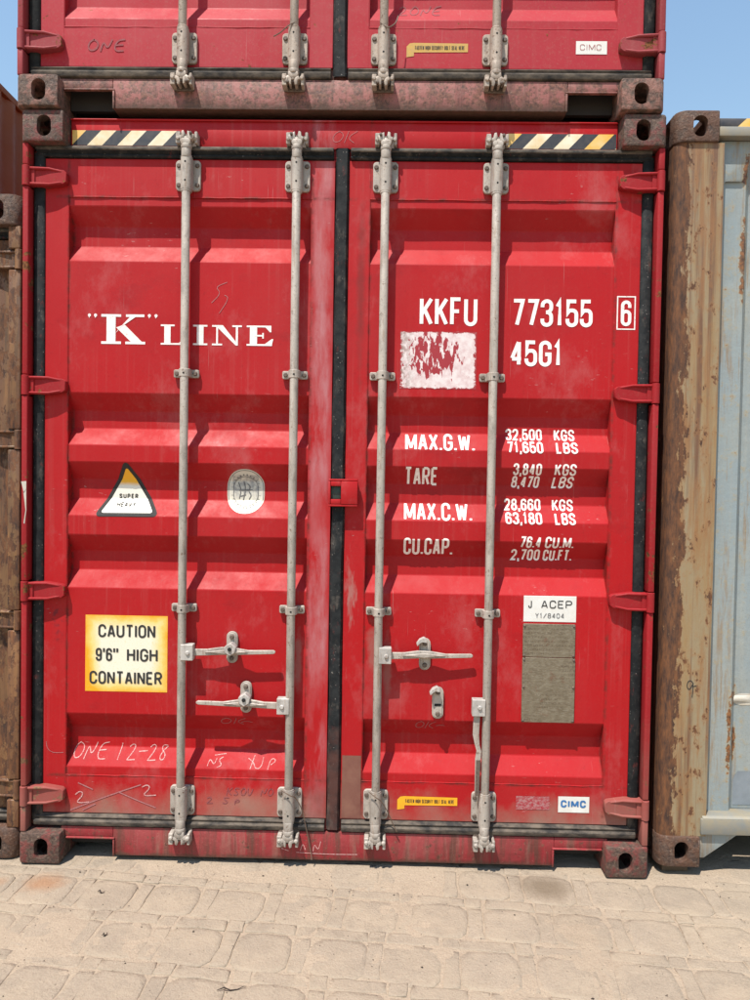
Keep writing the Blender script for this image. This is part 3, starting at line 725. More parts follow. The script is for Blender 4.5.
def rod_mesh(name, g, z0, z1):
    mb = MB(); mb.cyl((0, ROD_Y, z0), (0, ROD_Y, z1), 0.0160, 20, 0)
    for z, s in ((z0, -1), (z1, 1)):
        mb.cyl((0, ROD_Y, z-s*0.075), (0, ROD_Y, z-s*0.035), 0.0188, 18, 0)
        mb.cyl((0, ROD_Y, z-s*0.042), (0, ROD_Y, z-s*0.026), 0.0208, 18, 0)
        # cam head with hooked jaws
        c = z-s*0.004
        for pts in ([(-0.0175, -0.026), (0.0175, -0.026), (0.020, -0.012), (0.013, -0.003), (-0.014, -0.003), (-0.021, -0.010)],
                    [(-0.021, -0.0095), (-0.008, -0.0025), (-0.003, 0.010), (-0.007, 0.026), (-0.016, 0.023), (-0.017, 0.008), (-0.026, 0.003)],
                    [(0.006, -0.0025), (0.020, -0.0115), (0.030, -0.004), (0.034, 0.010), (0.024, 0.013), (0.018, 0.004), (0.016, 0.020), (0.007, 0.024)]):
            pts = [(x, c+zz*s) for x, zz in pts]
            if s < 0: pts.reverse()
            mb.prism(pts, ROD_Y-0.017, ROD_Y+0.020, 0)
        mb.box(-0.004, 0.007, ROD_Y-0.010, ROD_Y+0.02, min(c, c+s*0.012), max(c, c+s*0.012), 1)  # dark block filling the gap between the jaws in place of shade
        mb.cyl((0.020, ROD_Y-0.010, c+s*0.014), (0.020, ROD_Y-0.023, c+s*0.014), 0.006, 8, 1)
    return mb.mesh(name, [g, 'bolt_and_gap'], bevel=0.0022, seg=2)
def keeper_mesh(name, g):
    mb = MB()
    mb.prism(rrect(-0.040, 0.040, -0.028, 0.028, 0.006), 0.043, 0.0505, 1)  # back plate coloured dark so the gaps in front of it read as shade
    for s in (-1, 1):
        x0, x1 = (0.030, 0.041) if s > 0 else (-0.042, -0.024)
        mb.box(x0, x1, 0.006, 0.046, -0.024, 0.020, 0)
        mb.cyl((s*0.033, 0.010, 0.002), (s*0.033, 0.000, 0.002), 0.010, 10, 0, 0.007)
    return mb.mesh(name, [g, 'bolt_and_gap'], bevel=0.003, seg=1)
def handle_mesh(name, g):      # bar from the hub block (x=0) outwards along +x, 0.36 m long
    mb = MB()
    mb.box(-0.004, 0.044, 0.000, 0.034, -0.030, 0.032, 1)
    mb.cyl((0.024, 0.004, 0.0), (0.024, -0.006, 0.0), 0.010, 10, 1, 0.008)
    top = [(0.040, 0.011), (0.095, 0.012), (0.150, 0.020), (0.20, 0.018), (0.255, 0.011), (0.352, 0.013), (0.360, 0.009)]
    bot = [(0.040, -0.015), (0.095, -0.013), (0.150, -0.010), (0.20, -0.010), (0.255, -0.006), (0.352, -0.002), (0.360, 0.002)]
    yy = [0.018, 0.018, 0.020, 0.020, 0.014, 0.014, 0.014]
    b = len(mb.v); n = len(top)
    for dy in (0, 0.010):
        for lst in (top, bot):
            for (p, y) in zip(lst, yy): mb.v.append((p[0], y+dy, p[1]))
    T0, B0, T1, B1 = b, b+n, b+2*n, b+3*n
    for i in range(n-1):
        for q in ((B0+i, B0+i+1, T0+i+1, T0+i), (T1+i, T1+i+1, B1+i+1, B1+i), (T0+i, T0+i+1, T1+i+1, T1+i), (B1+i, B1+i+1, B0+i+1, B0+i)):
            mb.f.append(q); mb.m.append(0)
    for i in (0, n-1): mb.f.append((B0+i, T0+i, T1+i, B1+i)); mb.m.append(0)
    # folded stiffening rib
    mb.prism([(0.085, 0.002), (0.125, -0.001), (0.17, -0.006), (0.215, 0.0), (0.255, 0.004), (0.215, 0.009), (0.17, 0.012), (0.125, 0.007)], 0.010, 0.019, 0)
    return mb.mesh(name, ['galv', 'galv_bright'], bevel=0.002, seg=1)
def retainer_mesh(name, kind):
    mb = MB()
    mb.prism(rrect(-0.022, 0.022, -0.062, 0.062, 0.021, 6), 0.049, 0.0595, 0)
    mb.prism(rrect(-0.017, 0.017, -0.057, 0.057, 0.016, 6), 0.0455, 0.0495, 0)
    for z in (-0.042, 0.042): mb.cyl((0, 0.047, z), (0, 0.037, z), 0.010, 8, 1, 0.008)
    if kind == 'latch':
        mb.prism([(-0.020, -0.012), (0.0, -0.024), (0.020, -0.012), (0.024, 0.008), (0.004, 0.026), (-0.022, 0.010)], 0.004, 0.047, 2)
        mb.cyl((0, 0.006, 0.002), (0, -0.002, 0.002), 0.008, 8, 3)
    else:
        # open seal hook at the top and a slot
        mb.prism([(-0.034, 0.046), (-0.022, 0.062), (-0.006, 0.070), (0.002, 0.066), (0.006, 0.050), (-0.012, 0.052), (-0.022, 0.046), (-0.030, 0.036)], 0.020, 0.047, 2)
        mb.box(-0.013, 0.013, 0.0440, 0.0460, -0.012, -0.002, 3)
    return mb.mesh(name, ['galv', 'bolt_and_gap', 'galv_bright', 'hole'], bevel=0.0022, seg=1)
def hinge_mesh(name, mat, post_w):
    """pressed hinge blade; x=0 is the pin axis, blade runs towards +x"""
    mb = MB()
    e = 0.150
    mb.prism([(0.004, -0.033), (0.075, -0.034), (e-0.012, -0.025), (e, -0.016), (e, 0.018), (e-0.010, 0.026), (0.075, 0.036), (0.004, 0.035)], 0.0305, 0.0592, 0)
    for (za, zb, zc) in ((0.030, 0.030, 0.021), (-0.029, -0.029, -0.020)):
        mb.tube([(0.0, 0.022, za), (0.05, 0.026, za), (0.085, 0.029, zb), (e-0.020, 0.034, zc), (e-0.006, 0.040, zc*0.8)], [0.006, 0.006, 0.0055, 0.005, 0.004], 8, 0)
    mb.tube([(e-0.006, 0.038, 0.018), (e-0.003, 0.038, 0.0), (e-0.006, 0.038, -0.017)], 0.004, 8, 0)
    mb.prism([(0.0, -0.029), (0.03, -0.029), (0.03, 0.030), (0.0, 0.030)], 0.025, 0.046, 0)
    mb.cyl((0, 0.022, -0.038), (0, 0.022, 0.038), 0.0150, 14, 0)
    return mb.mesh(name, mat, bevel=0.002, seg=1)

CACHE = {}
def cached(key, fn):
    if key not in CACHE: CACHE[key] = fn()
    return CACHE[key]

# ------------------------------------------------------------------ corrugated door
REC = [(2.559, 2.347), (1.836, 1.633), (1.567, 1.356), (1.281, 1.072), (0.574, 0.362)]
FRONT = 0.0590; PANEL = 0.0625; DEEP = 0.044; SLOPE = 0.067
def make_profile(k):
    raw = [(0.20*k, PANEL)]
    for (t, b) in reversed(REC):
        raw += [(b*k, PANEL), ((b+SLOPE)*k, PANEL+DEEP), ((t-SLOPE)*k, PANEL+DEEP), (t*k, PANEL)]
    raw += [(2.70*k, PANEL)]
    out = [raw[0]]
    for i in range(1, len(raw)-1):      # soften each press bend
        P = Vector(raw[i]); A = Vector(raw[i-1]); B = Vector(raw[i+1]); r = 0.0022
        a = P+(A-P).normalized()*r; b = P+(B-P).normalized()*r
        for t in (0, 1): out.append(tuple(a*(1-t)**2+P*2*t*(1-t)+b*t*t))
    out.append(raw[-1]); return out
def prof_y(prof, z):
    if z <= prof[0][0]: return prof[0][1]
    for (a, b) in zip(prof, prof[1:]):
        if z <= b[0]: return a[1]+(b[1]-a[1])*(z-a[0])/max(b[0]-a[0], 1e-9)
    return prof[-1][1]
def warp(x, z, seed):
    return 0.0020*mnoise.noise(Vector((x*3.1+seed, z*2.6, seed*1.7)))+0.0008*mnoise.noise(Vector((x*9+seed, z*9, 3)))

def build_door(root, side, mats, H, seed, full=True, hinge_z=None):
    """side -1 = left leaf, +1 = right leaf. Local coordinates of the container."""
    k = H/2.896; prof = make_profile(k)
    zlo, zhi = 0.178, 2.737*k if H > 2.8 else H-0.160
    wz0, wz1 = 0.327*k, 2.594*k
    if side < 0: X0, xa, xb, X1 = -1.150, -1.060, -0.114, -0.0265
    else: X0, xa, xb, X1 = 0.029, 0.110, 1.054, 1.150
    ps = [z for z, y in prof if wz0 <= z <= wz1]
    rows = sorted(set([wz0, wz1]+ps))
    ex = []
    for a, b in zip(rows, rows[1:]):
        nn = int((b-a)/0.06)
        ex += [a+(b-a)*(i+1)/(nn+1) for i in range(nn)]
    rows = sorted(rows+ex)
    def surf(x, z):
        if xa < x < xb and wz0 < z < wz1: return prof_y(prof, z)+warp(x, z, seed)
        return FRONT
    mb = MB(); nx = 30
    for iz in range(len(rows)-1):
        for ix in range(nx):
            xs = [xa+(xb-xa)*(ix+d)/nx for d in (0, 1)]; zs = (rows[iz], rows[iz+1])
            mb.poly([(x, prof_y(prof, z)+warp(x, z, seed), z) for x, z in ((xs[0], zs[0]), (xs[1], zs[0]), (xs[1], zs[1]), (xs[0], zs[1]))])
    pan = mb.mesh('door', mats['paint'], merge=True)
    fr = MB()
    fr.box(X0, xa, FRONT, 0.125, zlo, zhi); fr.box(xb, X1, FRONT, 0.125, zlo, zhi)
    fr.box(xa-0.001, xb+0.001, FRONT+0.0004, 0.110, zlo, wz0+0.001); fr.box(xa-0.001, xb+0.001, FRONT+0.0004, 0.110, wz1-0.001, zhi)
    # weld beads round the pressed panel
    for z in (wz0+0.002, wz1-0.002):
        fr.tube([(xa+(xb-xa)*i/24, FRONT+0.0015+random.uniform(-.0008, .0008), z+random.uniform(-.0012, .0012)) for i in range(25)], 0.0028, 6)
    for x in (xa+0.001, xb-0.001):
        fr.tube([(x+random.uniform(-.0008, .0008), FRONT+0.003, wz0+(wz1-wz0)*i/40) for i in range(41)], 0.0022, 5)
    fm = fr.mesh('f', mats['paint'], bevel=0.004)
    bm = bmesh.new(); bm.from_mesh(pan); bm.from_mesh(fm); bm.to_mesh(pan); bm.free()
    pan.set_sharp_from_angle(angle=math.radians(9))
    d = link('door', pan, root)
    # hinges
    for z in hinge_z:
        o = link('hinge', cached(('hinge', mats['paint']), lambda: hinge_mesh('hinge', mats.get('post', mats['paint']), 0.024)), d, (side*1.207, 0, z), (-side, 1, 1))
    # rubber seals round the leaf
    xo = side*1.171
    g = MB(); g.extz([(xo-0.021, 0.054), (xo-0.012, 0.048), (xo+0.012, 0.048), (xo+0.021, 0.054), (xo+0.021, 0.075), (xo-0.021, 0.075)], zlo-0.03, zhi+0.02)
    g.build('gasket', 'rubber', d, bevel=0.003)
    xi0, xi1 = (X0-0.03, -0.032) if side < 0 else (0.034, X1+0.03)
    zt = zhi+0.003
    g = MB(); g.extx([(0.066, zt), (0.052, zt), (0.046, zt+0.006), (0.052, zt+0.014), (0.040, zt+0.021), (0.044, zt+0.038), (0.066, zt+0.044)], xi0, xi1)
    g.extx([(0.0395, zt+0.0225), (0.0435, zt+0.0375), (0.0415, zt+0.040), (0.0365, zt+0.034), (0.036, zt+0.026)], xi0+0.001, xi1-0.001, 1)
    g.build('gasket', ['rubber', 'rubber_d'], d, bevel=0.0012)
    zb = zlo-0.003
    g = MB(); g.extx([(0.066, zb), (0.056, zb), (0.044, zb-0.008), (0.050, zb-0.016), (0.040, zb-0.024), (0.044, zb-0.042), (0.066, zb-0.046)], xi0, xi1)
    g.build('gasket', 'rubber_d', d, bevel=0.002)
    if side > 0:      # overlapping closing seal in the middle
        g = MB(); pts = []
        n = 60
        for i in range(n+1):
            z = zb-0.036+(zt+0.076-zb)*i/n
            wv = 0.0042*mnoise.noise(Vector((z*4, seed, 0))); wd = 0.0250+0.0025*mnoise.noise(Vector((z*6, seed, 5)))
            pts.append((z, 0.002+wv, wd))
        for (a, b) in zip(pts, pts[1:]):
            pa = [(a[1]-a[2], 0.055, a[0]), (a[1]-a[2]*0.7, 0.046, a[0]), (a[1]+a[2]*0.7, 0.044, a[0]), (a[1]+a[2], 0.055, a[0])]
            pb = [(b[1]-b[2], 0.055, b[0]), (b[1]-b[2]*0.7, 0.046, b[0]), (b[1]+b[2]*0.7, 0.044, b[0]), (b[1]+b[2], 0.055, b[0])]
            for i in range(3): g.poly([pa[i], pa[i+1], pb[i+1], pb[i]])
            g.poly([(a[1]-a[2], 0.055, a[0]), (b[1]-b[2], 0.055, b[0]), (b[1]-b[2], 0.075, b[0]), (a[1]-a[2], 0.075, a[0])])
            g.poly([(a[1]+a[2], 0.075, a[0]), (b[1]+b[2], 0.075, b[0]), (b[1]+b[2], 0.055, b[0]), (a[1]+a[2], 0.055, a[0])])
        g.poly([(pts[-1][1]-0.028, 0.055, pts[-1][0]), (pts[-1][1]-0.02, 0.045, pts[-1][0]), (pts[-1][1]+0.02, 0.045, pts[-1][0]), (pts[-1][1]+0.028, 0.055, pts[-1][0]), (pts[-1][1]+0.028, 0.075, pts[-1][0]), (pts[-1][1]-0.028, 0.075, pts[-1][0])])
        g.build('gasket', 'rubber', d, merge=True)
    # locking rods with guides and clamps
    gm = mats['galv']
    for x in ((-0.592, -0.170) if side < 0 else (0.168, 0.590)):
        link('locking_rod', cached(('rod', gm, H), lambda: rod_mesh('locking_rod', gm, 0.105, H-0.093)), d, (x, 0, 0), (1 if abs(x) > 0.4 else -1, 1, 1))
        for z in (0.243, (2.672 if H > 2.8 else H-0.224)):
            link('rod_guide', cached(('guide', gm), lambda: guide_mesh('rod_guide', gm)), d, (x, 0, z))
        for z in (1.003*k, 1.912*k):
            link('rod_clamp', cached(('clamp', gm), lambda: clamp_mesh('rod_clamp', gm)), d, (x, 0, z))
    if full:
        hm = cached('handle', lambda: handle_mesh('handle', gm))
        r1 = cached('ret1', lambda: retainer_mesh('handle_retainer', 'latch')); r2 = cached('ret2', lambda: retainer_mesh('handle_retainer', 'hook'))
        if side < 0:
            link('handle', hm, d, (-0.588, 0, 0.836)); link('handle_retainer', r1, d, (-0.403, 0, 0.850))
            link('handle', hm, d, (-0.174, 0, 0.634), (-1, 1, 1)); link('handle_retainer', r1, d, (-0.346, 0, 0.655))
        else:
            link('handle', hm, d, (0.176, 0, 0.838), rot=(0, math.radians(0.8), math.radians(2.4))); link('handle_retainer', r2, d, (0.350, 0, 0.838))
            link('handle_retainer', r2, d, (0.404, 0, 0.648))
            mb = MB(); mb.box(-0.024, 0.026, 0.000, 0.034, -0.034, 0.030, 1); mb.cyl((0.004, 0.004, 0.0), (0.004, -0.006, 0.0), 0.010, 10, 1, 0.008)
            pth = [(-0.004, -0.030, .012), (-0.007, -0.110, .012), (-0.001, -0.150, .009), (0.006, -0.172, .009), (0.003, -0.200, .0105), (0.001, -0.330, .0085), (0.0, -0.346, .006)]
            out = [(x+w_, zz) for x, zz, w_ in pth]+[(x-w_, zz) for x, zz, w_ in reversed(pth)]
            mb.prism(list(reversed(out)), 0.012, 0.024, 0)
            mb.prism([(-0.006, -0.345), (0.010, -0.345), (0.012, -0.205), (-0.005, -0.205)], 0.009, 0.0125, 2)
            o = mb.build('handle', ['galv', 'galv_bright', 'bolt_and_gap'], d, (0.557, -0.002, 0.648), bevel=0.002, seg=1)
            o['label'] = 'bent lock handle hanging down beside its rod'
    return d, surf, prof

def end_frame(root, mats, H, post_w=0.024, pocket=True):
    """corner posts with hinge flange, header and bottom sill at the door end"""
    zc = 0.118
    for s in (-1, 1):
        mb = MB(); xo = s*(W2-0.001); xi = s*(W2-post_w); xm = s*1.196
        def bx(a, b, y0, y1, z0, z1): mb.box(min(a, b), max(a, b), y0, y1, z0, z1)
        zs = [zc]+[z+d for z in mats['hz'] for d in (-0.039, 0.039)]+[H-zc]
        for i in range(0, len(zs), 2): bx(xo, xi, 0.012+0.002*(i % 4 == 2), 0.062, zs[i]+0.001, zs[i+1]-0.001)   # flange between the hinge knuckles
        bx(s*(W2-0.003), s*1.100, 0.080, 0.150, zc, H-zc)
        bx(s*(W2-0.002), s*1.207, 0.050, 0.085, zc, H-zc)
        mb.build('corner_post', mats.get('post', mats['paint']), root, bevel=0.005 if post_w < 0.03 else 0.012, seg=3)
    xi = W2-0.165
    mb = MB(); mb.box(-xi, xi, 0.0635, 0.14, H-0.113, H-0.006); mb.box(-xi, xi, 0.056, 0.0640, H-0.012, H-0.004)
    mb.box(-xi-0.09, xi+0.09, 0.075, 0.13, H-0.155, H-0.110)
    head = mb.build('header', mats['paint'], root, bevel=0.004)
    mb = MB()
    if pocket:
        mb.box(-0.866, 0.867, 0.050, 0.13, 0.015, 0.128)
        mb.box(-xi-0.02, -0.8665, 0.0505, 0.060, 0.088, 0.1275); mb.box(0.8675, xi+0.02, 0.0505, 0.060, 0.088, 0.1275)
        for a, b in ((-xi, -0.858), (0.859, xi)):
            mb.box(a, b, 0.043, 0.0600, 0.081, 0.0875)
        for a in (-0.866, 0.859): mb.box(a, a+0.008, 0.043, 0.0495, 0.012, 0.0805)
    else: mb.box(-xi, xi, 0.050, 0.13, 0.015, 0.128)
    mb.box(-xi-0.09, xi+0.09, 0.070, 0.14, 0.1285, 0.180)
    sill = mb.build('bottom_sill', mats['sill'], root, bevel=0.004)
    mb = MB(); mb.box(-xi-0.001, xi+0.001, 0.112, 0.135, 0.034, 0.128); mb.build('pocket_shade_plate', 'dark', root)  # dark plate added behind the sill pockets so they read as shade
    for x in (-0.592, -0.170, 0.168, 0.590):
        km = cached(('keeper', mats['galv']), lambda: keeper_mesh('cam_keeper', mats['galv']))
        link('cam_keeper', km, sill, (x, 0, 0.108)); link('cam_keeper', km, head, (x, 0.0135, H-0.093), (1, 1, -1))
    return head, sill

def stripes(head, H, x0, x1, dx):
    z0, z1 = H-0.105, H-0.048; i = 0; x = x0-0.06; y = 0.0622
    seq = dx; n = 0; sl = 0.055; wd = 0.0585
    for c in seq:
        a, b = x, x+wd
        poly = [(a, z0), (b, z0), (b+sl, z1), (a+sl, z1)]
        def clip(p, xc, keep):
            out = []
            for i in range(len(p)):
                q, r = p[i], p[(i+1) % len(p)]
                iq = (q[0] >= xc) == keep or q[0] == xc; ir = (r[0] >= xc) == keep or r[0] == xc
                if iq: out.append(q)
                if iq != ir:
                    t = (xc-q[0])/(r[0]-q[0]); out.append((xc, q[1]+(r[1]-q[1])*t))
            return out
        poly = clip(clip(poly, x0, True), x1, False) if poly else poly
        if len(poly) > 2:
            mb = MB(); mb.prism(poly, y, y+0.0012)
            mb.build('hazard_stripe', {'k': 'stripe_black', 'w': 'stripe_cream', 'y': 'stripe_yellow'}[c], head, smooth=False)
        x += wd+0.0002

# ------------------------------------------------------------------ ground
def build_ground():
    xs = [-150, -60, -20, -8, -4, -2.4]+[-2.3+0.0125*i for i in range(int(4.9/0.0125)+1)]+[2.7, 4, 8, 20, 60, 150]
    ys = [-150, -60, -20, -8, -4, -1.8]+[-1.6+0.0125*i for i in range(int(1.9/0.0125)+1)]+[0.4, 1, 4, 8, 14, 30, 80, 200]
    v = []; 
    for y in ys:
        for x in xs:
            z = -0.004
            if -2.3 <= x <= 2.6 and -1.6 <= y <= 0.31:
                a = mnoise.noise(Vector((x*3.0, y*3.0, 1.3)))*0.0042+mnoise.noise(Vector((x*11, y*11, 4)))*0.0022+mnoise.noise(Vector((x*31, y*31, 9)))*0.0010
                z = max(-0.0065, min(-0.0022+a*0.85, 0.0005))
                if y > -0.03: z = min(z, 0.0)
            v.append((x, y, z))
    nx = len(xs); f = [(j*nx+i, j*nx+i+1, (j+1)*nx+i+1, (j+1)*nx+i) for j in range(len(ys)-1) for i in range(nx-1)]
    me = bpy.data.meshes.new('ground'); me.from_pydata(v, [], f); me.materials.append(MAT['sand'])
    me.polygons.foreach_set('use_smooth', [True]*len(me.polygons))
    g = tag(link('ground', me), 'dusty sand-covered yard paved with worn concrete blocks', None, None, 'structure')
    def stone(outline, seed):
        rnd = random.Random(seed); vv = []; ff = []
        if len(outline) < 8: outline = [q for i in range(len(outline)) for q in (outline[i], ((outline[i][0]+outline[(i+1) % len(outline)][0])/2, (outline[i][1]+outline[(i+1) % len(outline)][1])/2))]
        n = len(outline)
        o = [(x+rnd.uniform(-.006, .004), y+rnd.uniform(-.006, .004)) for x, y in outline]
        for (sc, z) in ((1.0, -0.05), (1.0, -0.0022), (0.980, -0.0002), (0.80, 0.0)):
            for (x, y) in o: vv.append((x*sc, y*sc, z+rnd.uniform(-.0006, .0006)))
        for r in range(3):
            for i in range(n): j = (i+1) % n; ff.append((r*n+i, r*n+j, (r+1)*n+j, (r+1)*n+i))
        ff.append(tuple(3*n+i for i in range(n)))
        m = bpy.data.meshes.new('paver'); m.from_pydata(vv, [], ff); m.materials.append(MAT['paver'])
        m.polygons.foreach_set('use_smooth', [True]*len(ff)); return m
    a = 0.0905; c = 0.026
    octo = [(-a+c, -a), (0, -a-.004), (a-c, -a), (a, -a+c), (a+.003, 0), (a, a-c), (a-c, a), (0, a+.003), (-a+c, a), (-a, a-c), (-a-.003, 0), (-a, -a+c)]
    b = 0.0255; L = 0.0865
    bar = [(-b, -L), (b, -L), (b*0.93, 0), (b, L), (-b, L), (-b*0.93, 0)]
    barh = [(-L, -b), (0, -b*0.95), (L, -b), (L, b), (0, b*0.95), (-L, b)]
    q = 0.0265; sq = [(-q, -q), (q, -q), (q, q), (-q, q)]
    V = {k: [stone(s, i*13+len(s)*7+hash(k) % 5 if False else i*13+len(s)*7) for i in range(4)] for k, s in (('o', octo), ('v', bar), ('h', barh), ('s', sq))}
    px = 0.2400; ang = math.radians(-5); ca, sa = math.cos(ang), math.sin(ang)
    rnd = random.Random(3)
    for j in range(-7, 3):
        for i in range(-10, 11):
            for kind, ox, oy in (('o', 0, 0), ('v', px/2, 0), ('h', 0, px/2), ('s', px/2, px/2)):
                x = i*px+ox+(px*0.36 if j % 2 else 0); y = j*px+oy
                if kind == 's' and j % 2 == 0: pass
                X = 0.10+x*ca-y*sa; Y = -0.02+x*sa+y*ca
                if not (-1.72 < X < 1.92 and -0.98 < Y < 0.14): continue
                o = link('paver', V[kind][rnd.randrange(4)], g, (X+rnd.uniform(-.004, .004), Y+rnd.uniform(-.004, .004), rnd.uniform(-0.0012, 0.0006)-(0.002 if Y > -0.05 else 0)))
                o.rotation_euler = (rnd.uniform(-.004, .004), rnd.uniform(-.004, .004), ang+rnd.uniform(-.03, .03))
    return g
ground = build_ground()

# ------------------------------------------------------------------ the red container in the middle
HZ = [0.257, 1.060, 1.857, 2.655]
low = empty('shipping_container', (0, 0, 0.004), 'bright red high-cube container standing on the ground with white painted lettering and orange caution label', 'container', 'red stacked containers')
MR = {'paint': 'red', 'post': 'red_post', 'sill': 'sill', 'galv': 'galv', 'hz': HZ}
cm = casting_mesh('corner_casting', 'cast'); castings(low, cm, 2.896); shell(low, 'red', 2.896)
head, sill = end_frame(low, MR, 2.896)
dl, sl, prof = build_door(low, -1, MR, 2.896, 1.3, True, HZ)
dr, sr, _ = build_door(low, 1, MR, 2.896, 6.1, True, HZ)
CUTS = [z for z, y in prof]
stripes(head, 2.896, -1.048, -0.630, 'ykwkwkwkw')
stripes(head, 2.896, 0.634, 1.048, 'ykwkwkykw')

def letter(door, surf, txt, x, z, h, w, sw, gap, fit=None, mat='white', slant=0.0, off=0.0012):
    return lay('lettering', text_polys(txt, x, z, h, w, sw, gap, slant, fit), surf, mat, door, off, CUTS)
# owner mark: slab-serif capitals
def serif(c, x, z, w, h):
    s = 0.085*h; st = 0.215*w if c in 'KN' else 0.27*w
    def R(a, b, c_, d): return [(x+a, z+b), (x+c_, z+b), (x+c_, z+d), (x+a, z+d)]
    P = []
    if c == 'K':
        st = 0.205*w
        P = [R(.12*w, 0, .12*w+st, h), R(0, 0, .45*w, s), R(0, h-s, .45*w, h),
             [(x+.12*w+st, z+.36*h), (x+.40*w, z+.52*h), (x+.82*w, z+h-s*.5), (x+.68*w, z+h-s*.5)],
             [(x+.34*w, z+.56*h), (x+.70*w, z+s*.5), (x+.95*w, z+s*.5), (x+.53*w, z+.66*h)],
             R(.55*w, 0, 1.0*w, s), R(.56*w, h-s, .98*w, h)]
    elif c == 'L':
        P = [R(.14*w, 0, .14*w+.25*w, h), R(0, h-s, .55*w, h), R(0, 0, w*.95, s), [(x+.72*w, z+s), (x+.95*w, z+s), (x+w, z+.34*h), (x+.94*w, z+.34*h)]]
    elif c == 'I':
        P = [R(.27*w, 0, .73*w, h), R(0, 0, w, s), R(0, h-s, w, h)]
    elif c == 'N':
        P = [R(.14*w, 0, .20*w, h), R(.80*w, 0, .87*w, h), [(x+.10*w, z+h), (x+.80*w, z), (x+.87*w, z), (x+.87*w, z+.06*h), (x+.36*w, z+h)],
             R(0, 0, .34*w, s), R(.68*w, h-s, 1.0*w, h), R(0, h-s, .3*w, h)]
    elif c == 'E':
        P = [R(.12*w, 0, .12*w+.27*w, h), R(0, h-s, .92*w, h), R(0, 0, .95*w, s), R(.3*w, .46*h, .62*w, .54*h),
             [(x+.70*w, z+h-s), (x+.87*w, z+.68*h), (x+.92*w, z+.68*h), (x+.92*w, z+h-s)],
             [(x+.68*w, z+s), (x+.95*w, z+s), (x+w, z+.34*h), (x+.94*w, z+.34*h)], R(.585*w, .36*h, .64*w, .64*h)]
    return [[[Vector(p) for p in q]] for q in P]
pl = serif('K', -0.930, 2.026, 0.172, 0.115)
for c, x, w_ in (('L', -0.697, 0.098), ('I', -0.571, 0.056), ('N', -0.497, 0.116), ('E', -0.362, 0.104)): pl += serif(c, x, 2.026, w_, 0.078)
for cx in (-0.977, -0.953, -0.742, -0.716):
    pl.append([[Vector((cx+math.cos(2*math.pi*i/8)*0.0062, 2.137+math.sin(2*math.pi*i/8)*0.0062)) for i in range(8)]])
    pl.append([[Vector((cx-0.0055, 2.137)), Vector((cx-0.0005, 2.126)), Vector((cx+0.005, 2.137))]])
lay('lettering', pl, sl, 'white', dl, 0.0010, CUTS)
letter(dr, sr, 'KKFU', 0.308, 2.112, 0.110, 0.050, 0.0142, 0.0075, 0.222)
letter(dr, sr, '773155', 0.663, 2.113, 0.106, 0.047, 0.0142, 0.0065, 0.310)
letter(dr, sr, '45G1', 0.660, 1.960, 0.100, 0.047, 0.0142, 0.0065, 0.200)
letter(dr, sr, '6', 1.080, 2.119, 0.098, 0.040, 0.0125, 0.006)
fx0, fx1, fz0, fz1 = 1.0665, 1.1335, 2.107, 2.231
lay('lettering', [ribbon([Vector(p) for p in ((fx0, fz0), (fx1, fz0), (fx1, fz1), (fx0, fz1))], 0.0045, True)], sr, 'white', dr, 0.0012, CUTS)
for t, z, h, wd in (('MAX.G.W.', 1.630, 0.068, 0.270), ('TARE', 1.495, 0.071, 0.130), ('MAX.C.W.', 1.358, 0.069, 0.265), ('CU.CAP.', 1.221, 0.069, 0.192)):
    letter(dr, sr, t, 0.261, z, h, 0.034, 0.0093, 0.0055, wd)
for t, x, z, wd, slt in (('32,500', 0.654, 1.676, 0.142, 0), ('KGS', 0.843, 1.676, 0.080, 0), ('71,650', 0.656, 1.625, 0.140, 0), ('LBS', 0.846, 1.625, 0.084, 0.02),
                         ('3,840', 0.682, 1.540, 0.110, 0), ('KGS', 0.843, 1.540, 0.083, 0), ('8,470', 0.680, 1.491, 0.108, .04), ('LBS', 0.838, 1.491, 0.082, .1),
                         ('28,660', 0.655, 1.402, 0.142, 0), ('KGS', 0.842, 1.402, 0.082, 0), ('63,180', 0.656, 1.349, 0.142, 0), ('LBS', 0.848, 1.349, 0.080, 0),
                         ('76.4', 0.712, 1.257, 0.082, .08), ('CU.M.', 0.810, 1.257, 0.112, .06), ('2,700', 0.684, 1.205, 0.113, 0), ('CU.FT.', 0.810, 1.205, 0.112, 0)):
    letter(dr, sr, t, x, z, 0.046, 0.026, 0.0072, 0.0045, wd, slant=slt)

# labels and plates on the doors
def sticker(name, door, surf, polys, mat, off=0.0009, label=None):
    o = lay(name, polys, surf, mat, door, off, CUTS)
    if label: o['label'] = label
    return o
def gridrect(x0, x1, z0, z1, n=6, m=4):
    out = []
    for i in range(n):
        for j in range(m):
            a, b = x0+(x1-x0)*i/n, x0+(x1-x0)*(i+1)/n; c, d = z0+(z1-z0)*j/m, z0+(z1-z0)*(j+1)/m
            out.append([Vector((a, c)), Vector((b, c)), Vector((b, d)), Vector((a, d))])
    return [out]
sticker('label', dl, sl, gridrect(-0.985, -0.660, 0.663, 0.965, 8, 6), 'caution', label='bleached orange and white square caution label')
for t, x, z, wd in (('CAUTION', -0.934, 0.877, 0.226), ("9'6''", -0.944, 0.783, 0.090), ('HIGH', -0.820, 0.783, 0.122), ('CONTAINER', -0.968, 0.692, 0.288)):
    letter(dl, sl, t, x, z, 0.052, 0.030, 0.0080, 0.0045, wd, 'black_print', off=0.0022)
